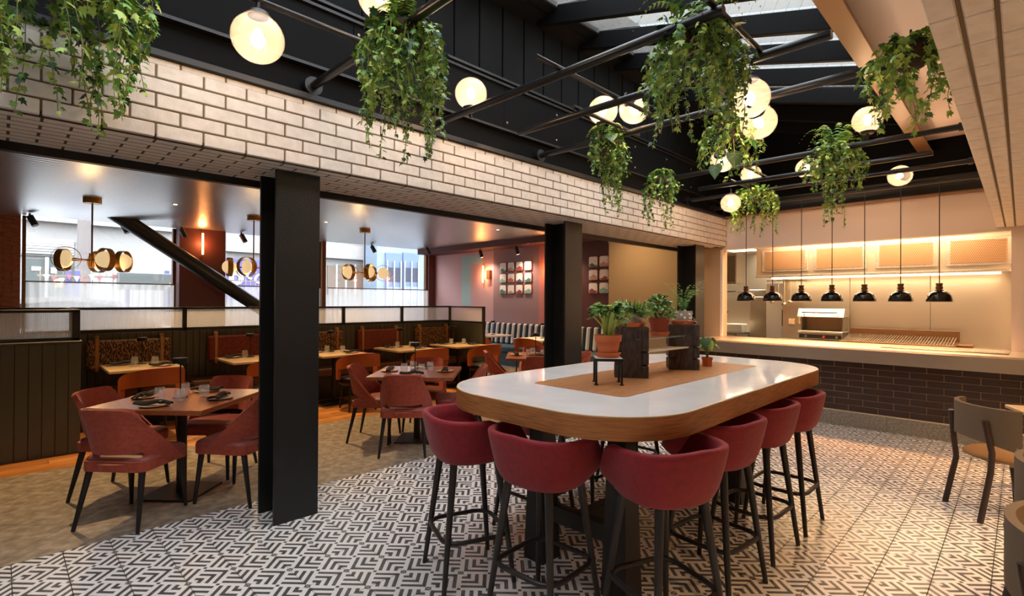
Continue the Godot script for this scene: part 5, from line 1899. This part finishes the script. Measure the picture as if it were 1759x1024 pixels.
	# spotlights on the metal ceiling
	for q in [[50, 371], [196, 391], [296, 397], [401, 404], [628, 422], [733, 424]]:
		var p := on_y(q[0], q[1], 2.98)
		if -p.z > 12.1:
			p.z = -12.0
		var t := thing("ceiling_spotlight", Vector3(p.x, 2.985, p.z), 0.0, "small black tilting spotlight along the window edge of the metal ceiling", "light", "window edge spotlights")
		part(t, "bracket", box_mesh(Vector3(0.03, 0.06, 0.03)), M.steel_black, Vector3(0, -0.02, 0))
		part(t, "body", rod_mesh(Vector3(0, -0.04, 0.0), Vector3(0.07, -0.2, 0.05), 0.05, -1.0, 16), M.steel_black)
	for q in [[0.55, 6.75, 0], [3.0, 6.75, 1], [5.4, 6.75, 2], [1.9, 9.2, 3], [4.3, 9.2, 3], [7.2, 7.6, 3], [7.5, 5.0, 4]]:
		var t := thing("recessed_downlight", P(q[0], 3.0, q[1]), 0.0, "small recessed warm downlight in the metal slat ceiling", "light", "slat ceiling downlights")
		part(t, "bezel", rod_mesh(Vector3(0, -0.006, 0), Vector3(0, 0.004, 0), 0.04, -1.0, 16), M.steel_black)
		part(t, "lens", rod_mesh(Vector3(0, -0.009, 0), Vector3(0, -0.005, 0), 0.028, -1.0, 16), M.downlight_glow)
		spot(t, Vector3(0, -0.025, 0), Vector3(0.05, -1, 0.28) if q[2] < 4 else Vector3(0.5, -1, 0.0), Color(1.0, 0.82, 0.58), 7.0 if q[2] < 4 else 1.5, 42.0 if q[2] < 4 else 66.0, 0.03)
	for q in [[788, 9.9], [840, 8.6], [893, 7.3]]:
		var t := thing("ceiling_spotlight", P(8.75, 2.86, q[1]), 0.0, "small black cylinder spotlight under the dark bulkhead by the pink wall", "light", "bulkhead spotlights")
		part(t, "bracket", box_mesh(Vector3(0.03, 0.04, 0.03)), M.steel_black, Vector3(0, -0.02, 0))
		part(t, "body", rod_mesh(Vector3(0, -0.03, 0.0), Vector3(0.05, -0.2, 0.02), 0.045, -1.0, 16), M.steel_black)
		part(t, "lens", rod_mesh(Vector3(0.05, -0.2, 0.02), Vector3(0.0515, -0.205, 0.021), 0.036, -1.0, 16), M.downlight_glow)
		spot(t, Vector3(0.055, -0.22, 0.02), Vector3(0.3, -1.2, 0.0), Color(1.0, 0.88, 0.76), 1.2, 62.0, 0.04)
	# curtains and rods
	var ci := 0
	for o in [[0.3, 2.56], [3.46, 5.64], [5.8, 8.9]]:
		var lab: String = ["between the brick pier and the maroon pier", "beside the steel column", "before the blue container"][ci]
		solo("curtain_rod", rod_mesh(Vector3(o[0], 0, 0), Vector3(o[1], 0, 0), 0.012, -1.0, 10), M.bronze, P(0, 1.84, 12.3), 0.0, "thin bronze curtain rod %s" % lab, "rod")
		var s := S()
		var w: float = o[1] - o[0] - 0.06
		var n2 := int(w / 0.0125)
		s.set_smooth_group(1)
		for k in n2:
			var x0: float = o[0] + 0.03 + w * k / n2
			var x1: float = o[0] + 0.03 + w * (k + 1) / n2
			for seg in 2:
				var ya: float = [1.82, 1.62][seg]
				var yb: float = [1.62, 0.98][seg]
				var f := func(x: float, y: float) -> float:
					return 0.016 * sin(x * 46.0) * (1.2 if y > 1.7 else 1.0) + 0.008 * sin(x * 17.0)
				quad(s, Vector3(x0, yb, f.call(x0, yb)), Vector3(x1, yb, f.call(x1, yb)), Vector3(x1, ya, f.call(x1, ya)), Vector3(x0, ya, f.call(x0, ya)))
		solo("cafe_curtain", mesh_of(s), M.sheer, P(0, 0, 12.3), 0.0, "sheer white pleated cafe curtain %s" % lab, "curtain")
		ci += 1

# ---------------------------------------------------------------- seats on the bar side
func bar_side() -> void:
	var t := thing("round_back_chair", P(5.2, 0, 0.09), face(0.54, -0.84), "taupe upholstered chair with dark wooden legs standing clear at the bar side table", "chair", "bar side chairs")
	var s := S()
	var f := func(u: float, v: float) -> Vector3:
		var an := u * 1.15
		return Vector3(-sin(an) * 0.33, 0.57 + 0.24 * v - 0.05 * u * u * (1.0 - v), cos(an) * 0.28 - 0.03)
	shell(s, 24, 8, f, 0.03, func(u: float, v: float) -> bool: return not (absf(u) > 0.9 and (v < 0.15)))
	part(t, "backrest", mesh_of(s), M.woven_taupe)
	s = S()
	lathe(s, [Vector2(0, 0.415), Vector2(0.2, 0.415), Vector2(0.235, 0.43), Vector2(0.235, 0.45), Vector2(0.2, 0.468), Vector2(0, 0.475)], 26)
	part(t, "seat", mesh_of(s), M.suede_tan)
	for x in [-1.0, 1.0]:
		s = S()
		tube(s, [Vector3(x * 0.2, 0.0, 0.27), Vector3(x * 0.19, 0.36, 0.2), Vector3(x * 0.21, 0.5, 0.205), Vector3(x * 0.19, 0.72, 0.235)], 0.019, 10)
		part(t, "leg", mesh_of(s), M.chair_wood)
		part(t, "leg", rod_mesh(Vector3(x * 0.18, 0.42, -0.16), Vector3(x * 0.205, 0, -0.2), 0.019, 0.014, 10), M.chair_wood)
	copy_of(t, "round_back_chair", P(5.95, 0, -0.38), face(-0.93, 0.1), "taupe upholstered chair between the bar side table and the pass")
	copy_of(t, "round_back_chair", P(3.5, 0, -0.24), face(0.2, -1.0), "tan rimmed woven chair at the edge of the patterned floor")
	copy_of(t, "round_back_chair", P(2.52, 0, -0.22), face(0.1, -1.0), "grey-green woven chair at the edge of the patterned floor")
	var tb := thing("cafe_table", P(5.42, 0, -0.3), along(0.94, 0.34), "pale wooden bar side table with dark edge", "table")
	part(tb, "table_top", box_mesh(Vector3(0.62, 0.025, 0.62), 0.004), M.ash, Vector3(0, 0.74, 0))
	part(tb, "edge", box_mesh(Vector3(0.615, 0.02, 0.615), 0.002), M.chair_wood, Vector3(0, 0.718, 0))
	part(tb, "post", rod_mesh(Vector3(0, 0.01, 0), Vector3(0, 0.71, 0), 0.03, -1.0, 14), M.leg_black)
	part(tb, "base_plate", box_mesh(Vector3(0.4, 0.012, 0.4), 0.003), M.steel_black, Vector3(0, 0.008, 0))
	for k in 6:
		var p: Array = [[6.6, -1.1], [4.6, -1.1], [2.6, -1.1], [0.6, -1.1], [5.6, -2.6], [2.6, -2.6]][k]
		var d := thing("ceiling_downlight", P(p[0], 2.75, p[1]), 0.0, "recessed warm downlight in the plaster ceiling over the bar seating", "light", "bar seating downlights")
		part(d, "bezel", rod_mesh(Vector3(0, -0.012, 0), Vector3(0, 0.0, 0), 0.05, -1.0, 18), M.white_plastic)
		part(d, "lens", rod_mesh(Vector3(0, -0.016, 0), Vector3(0, -0.011, 0), 0.038, -1.0, 18), M.downlight_glow)
		spot(d, Vector3(0, -0.03, 0), Vector3(0, -1, 0), Color(1.0, 0.78, 0.54), 6.5, 52.0, 0.04)

# ---------------------------------------------------------------- the street
func street() -> void:
	var g := structure("ground_street", "asphalt street outside the windows")
	blk(g, "asphalt", M.asphalt, -30, -0.5, 12.6, 45, -0.15, 60)
	var B := 21.0
	var f := thing("white_building", P(4, 0, B), 0.0, "pale rendered building across the street with a wide shuttered window", "building", "", "thing")
	var o := -f.position
	var W := func(par: Node3D, off: Vector3, n: String, m: Material, x0: float, y0: float, x1: float, y1: float, d0: float, d1: float) -> MeshInstance3D:
		var p0 := on_b(x0, y0, B)
		var p1 := on_b(x1, y1, B)
		var q := blk(par, n, m, p0.x, p1.y, B - d0, p1.x, p0.y, B - d1)
		q.position += off
		return q
	var wall := blk(f, "wall", M.render_white, -8, -0.15, B, 5.85, 7.0, B + 4)
	wall.position += o
	W.call(f, o, "window", M.ext_window, 36, 410, 128, 440, 0.06, 0.0)
	for k in 6:
		W.call(f, o, "shutter_slat", M.ext_frame, 36, 412 + 4.5 * k, 127, 413.5 + 4.5 * k, 0.09, 0.06)
	W.call(f, o, "window_frame", M.ext_frame, 30, 438, 134, 443, 0.12, 0.0)
	W.call(f, o, "window", M.ext_window, 38, 444, 76, 520, 0.06, 0.0)
	W.call(f, o, "door", M.ext_window, 84, 444, 127, 520, 0.06, 0.0)
	W.call(f, o, "door_frame", M.ext_frame, 77, 442, 83, 520, 0.12, 0.0)
	W.call(f, o, "notice", M.white_plastic, 54, 458, 70, 465, 0.09, 0.06)
	W.call(f, o, "notice", M.white_plastic, 87, 460, 97, 470, 0.09, 0.06)
	W.call(f, o, "band", M.ext_frame, 37, 378, 300, 386, 0.3, 0.0)
	var pole := solo("street_pole", rod_mesh(Vector3(0, -0.15, 0), Vector3(0, 5.5, 0), 0.16, 0.15, 14), M.pole_grey, P(on_b(144, 450, 19.0).x, 0, 19.0), 0.0, "weathered grey street pole outside the window by the brick pier", "pole")
	pole.position.y = 0
	var gb := thing("grey_building", P(10, 0, B), 0.0, "grey building across the street with brown shopfront windows", "building", "", "thing")
	var g0 := -gb.position
	wall = blk(gb, "wall", M.render_grey, 5.87, -0.15, B, 13.4, 7.0, B + 4)
	wall.position += g0
	W.call(gb, g0, "fascia", M.render_white, 386, 405, 648, 449, 0.25, 0.0)
	for k in 5:
		W.call(gb, g0, "window", M.ext_brown, 562 + 16 * k, 456, 575 + 16 * k, 505, 0.06, 0.0)
		W.call(gb, g0, "window_frame", M.ext_frame, 575.5 + 16 * k, 454, 578 + 16 * k, 505, 0.1, 0.0)
	# sign board
	var sg := thing("street_sign", P(on_b(420, 470, 18).x, 0, 18.0), 0.0, "violet street sign board with white letters behind the diagonal brace", "sign")
	var sgo := -sg.position
	var p0 := on_b(382, 500, 18.0)
	var p1 := on_b(452, 447, 18.0)
	var bd := blk(sg, "board", M.sign_violet, p0.x, p0.y - 0.3, 18.0, p1.x, p1.y, 18.1)
	bd.position += sgo
	var font := SystemFont.new()
	font.font_names = PackedStringArray(["Droid Sans"])
	font.font_weight = 700
	for q in [["P", 405, 485, 46], ["CO", 438, 476, 22]]:
		var tm := TextMesh.new()
		tm.text = q[0]
		tm.font = font
		tm.font_size = q[3]
		tm.pixel_size = 0.02
		tm.depth = 0.03
		var pp := on_b(q[1], q[2], 17.99)
		var lt := part(sg, "letters", tm, M.white_plastic, pp + sgo + Vector3(0, 0, 0.0), Vector3(0, 0, -0.5 if q[0] == "CO" else 0.0))
		lt.position.z += 0.02
	for x in [-0.7, 0.7]:
		part(sg, "post", rod_mesh(Vector3(x, -0.15, -0.16), Vector3(x, 1.9, -0.16), 0.05), M.pole_grey)
	# container
	var ct := thing("blue_container", P(15.5, 0, 20.0), 0.0, "blue shipping container doors seen through the window by the pink wall", "container")
	var co := -ct.position
	var cp0 := on_b(648, 520, 19.5)
	var cp1 := on_b(729, 428, 19.5)
	bd = blk(ct, "body", M.container_pale, cp0.x, -0.15, 19.55, cp1.x + 0.6, cp1.y + 0.3, 20.7)
	bd.position += co
	for k in 2:
		var x0: float = [662.0, 692.0][k]
		var q0 := on_b(x0, 515, 19.5)
		var q1 := on_b(x0 + 27, 436, 19.5)
		var dr := blk(ct, "door", M.container_blue, q0.x, 0.1, 19.48, q1.x, q1.y, 19.55)
		dr.position += co
		for r in 3:
			for c in 2:
				part(dr, "door_panel", box_mesh(Vector3((q1.x - q0.x) * 0.38, 0.62, 0.04), 0.01), M.stripe_navy if r == 2 else M.container_pale, Vector3((c - 0.5) * (q1.x - q0.x) * 0.47, -0.9 + 0.85 * r, 0.04))
		for c in [-0.28, 0.0, 0.28]:
			part(dr, "locking_bar", rod_mesh(Vector3(c * (q1.x - q0.x) * 1.6, -1.4, 0.09), Vector3(c * (q1.x - q0.x) * 1.6, 1.4, 0.09), 0.03, -1.0, 8), M.ext_frame)
	# fence of blue posts and bars
	var fe := thing("blue_fence", P(3.6, 0, 16.8), 0.0, "low blue post fence with thin bars across the street", "fence")
	for x in [118, 133, 219, 287]:
		var q := on_b(x, 465, 16.8)
		part(fe, "post", box_mesh(Vector3(0.1, 2.6, 0.1), 0.01), M.fence_blue, Vector3(q.x - 3.6, q.y - 1.3, 0))
	for k in 46:
		part(fe, "bar", rod_mesh(Vector3(-2.9 + 0.14 * k, 0.3, 0), Vector3(-2.9 + 0.14 * k, 2.25, 0), 0.011, -1.0, 6), M.steel_dark)
	part(fe, "rail", box_mesh(Vector3(6.5, 0.04, 0.03)), M.steel_dark, Vector3(0.3, 2.1, 0))
	part(fe, "planter", box_mesh(Vector3(1.2, 0.45, 0.3), 0.02), M.ext_window, Vector3(on_b(250, 475, 16.6).x - 3.6, 2.0, 0.2))
	for k in 12:
		var q := on_b(80 + 13 * k, 476 + (k % 3) * 3, 16.7)
		var s := S()
		prism(s, PackedVector2Array([Vector2(-0.06, 0.06), Vector2(0.06, 0.06), Vector2(0, -0.08)]), -0.008, 0.008, false, Transform3D(Basis(Vector3.RIGHT, PI / 2).inverse(), Vector3.ZERO))
		solo("bunting_flag", mesh_of(s), M.bunting_red if k % 2 else M.white_plastic, q, 0.0, "small %s bunting flag on the blue fence" % ("red" if k % 2 else "white"), "flag", "bunting on the fence %d" % (k % 2))
	# parked car
	var car := thing("parked_car", P(1.62, -0.15, 14.6), 0.0, "white parked car right outside the window by the brick pier", "car")
	var body := S()
	prism(body, PackedVector2Array([Vector2(-2.1, 0.25), Vector2(2.1, 0.25), Vector2(2.15, 0.7), Vector2(1.7, 0.98), Vector2(1.0, 1.05), Vector2(0.2, 1.62), Vector2(-0.6, 1.74), Vector2(-1.5, 1.68), Vector2(-2.0, 1.1), Vector2(-2.15, 0.7)]), -0.85, 0.85, false, Transform3D(Basis(Vector3.RIGHT, Vector3(0, 0, 1), Vector3(0, 1, 0)), Vector3.ZERO))
	part(car, "body", mesh_of(body), M.car_white)
	body = S()
	prism(body, PackedVector2Array([Vector2(0.85, 1.08), Vector2(0.15, 1.54), Vector2(-0.6, 1.64), Vector2(-1.4, 1.58), Vector2(-1.8, 1.12)]), -0.86, 0.86, false, Transform3D(Basis(Vector3.RIGHT, Vector3(0, 0, 1), Vector3(0, 1, 0)), Vector3.ZERO))
	part(car, "side_window", mesh_of(body), M.car_glass)
	for x in [-1.35, 1.35]:
		for z in [-0.8, 0.8]:
			var w := part(car, "wheel", rod_mesh(Vector3(x, 0.32, z - 0.1), Vector3(x, 0.32, z + 0.1), 0.32, -1.0, 22), M.leg_black)
			part(w, "hub", rod_mesh(Vector3(x, 0.32, z - 0.11), Vector3(x, 0.32, z + 0.11), 0.18, -1.0, 16), M.ext_frame)

func neighbour() -> void:
	var t := thing("neighbour_building", P(9.7, 4.75, 2.5), 0.0, "grey clad building rising behind the roof, seen through the skylight", "building", "", "thing")
	part(t, "wall", box_mesh(Vector3(0.3, 5.2, 16.0)), M.grout_dark, Vector3(0.2, 2.6, 0))
	var lim := PackedVector2Array([Vector2(-8, 0), Vector2(8, 0), Vector2(8, 5.2), Vector2(-8, 5.2)])
	for k in 76:
		var z := -10.0 + 0.24 * k
		var q := PackedVector2Array([Vector2(z, -0.5), Vector2(z + 0.232, -0.5), Vector2(z + 3.232, 5.7), Vector2(z + 3.0, 5.7)])
		for poly in Geometry2D.intersect_polygons(q, lim):
			var s := S()
			prism(s, poly, 0.0, 0.03, false, Transform3D(Basis(Vector3(0, 0, 1), Vector3(-1, 0, 0), Vector3(0, 1, 0)), Vector3.ZERO))
			part(t, "cladding_board", mesh_of(s), M.cladding, Vector3(0.04, 0, 0))

func _ready() -> void:
	camera_and_sky()
	materials()
	floors()
	brick_beam()
	right_beam()
	roof()
	kitchen_wall()
	dining_ceiling()
	window_wall()
	pink_wall()
	hidden_shell()
	steel_column(1.333, "tall black steel column standing on the edge of the patterned floor")
	steel_column(4.46, "middle black steel column behind the bar table")
	steel_column(7.68, "black steel column beside the kitchen pass")
	bar_table()
	stools()
	dining()
	kitchen()
	rig()
	wall_things()
	bar_side()
	street()
	neighbour()
	plants()
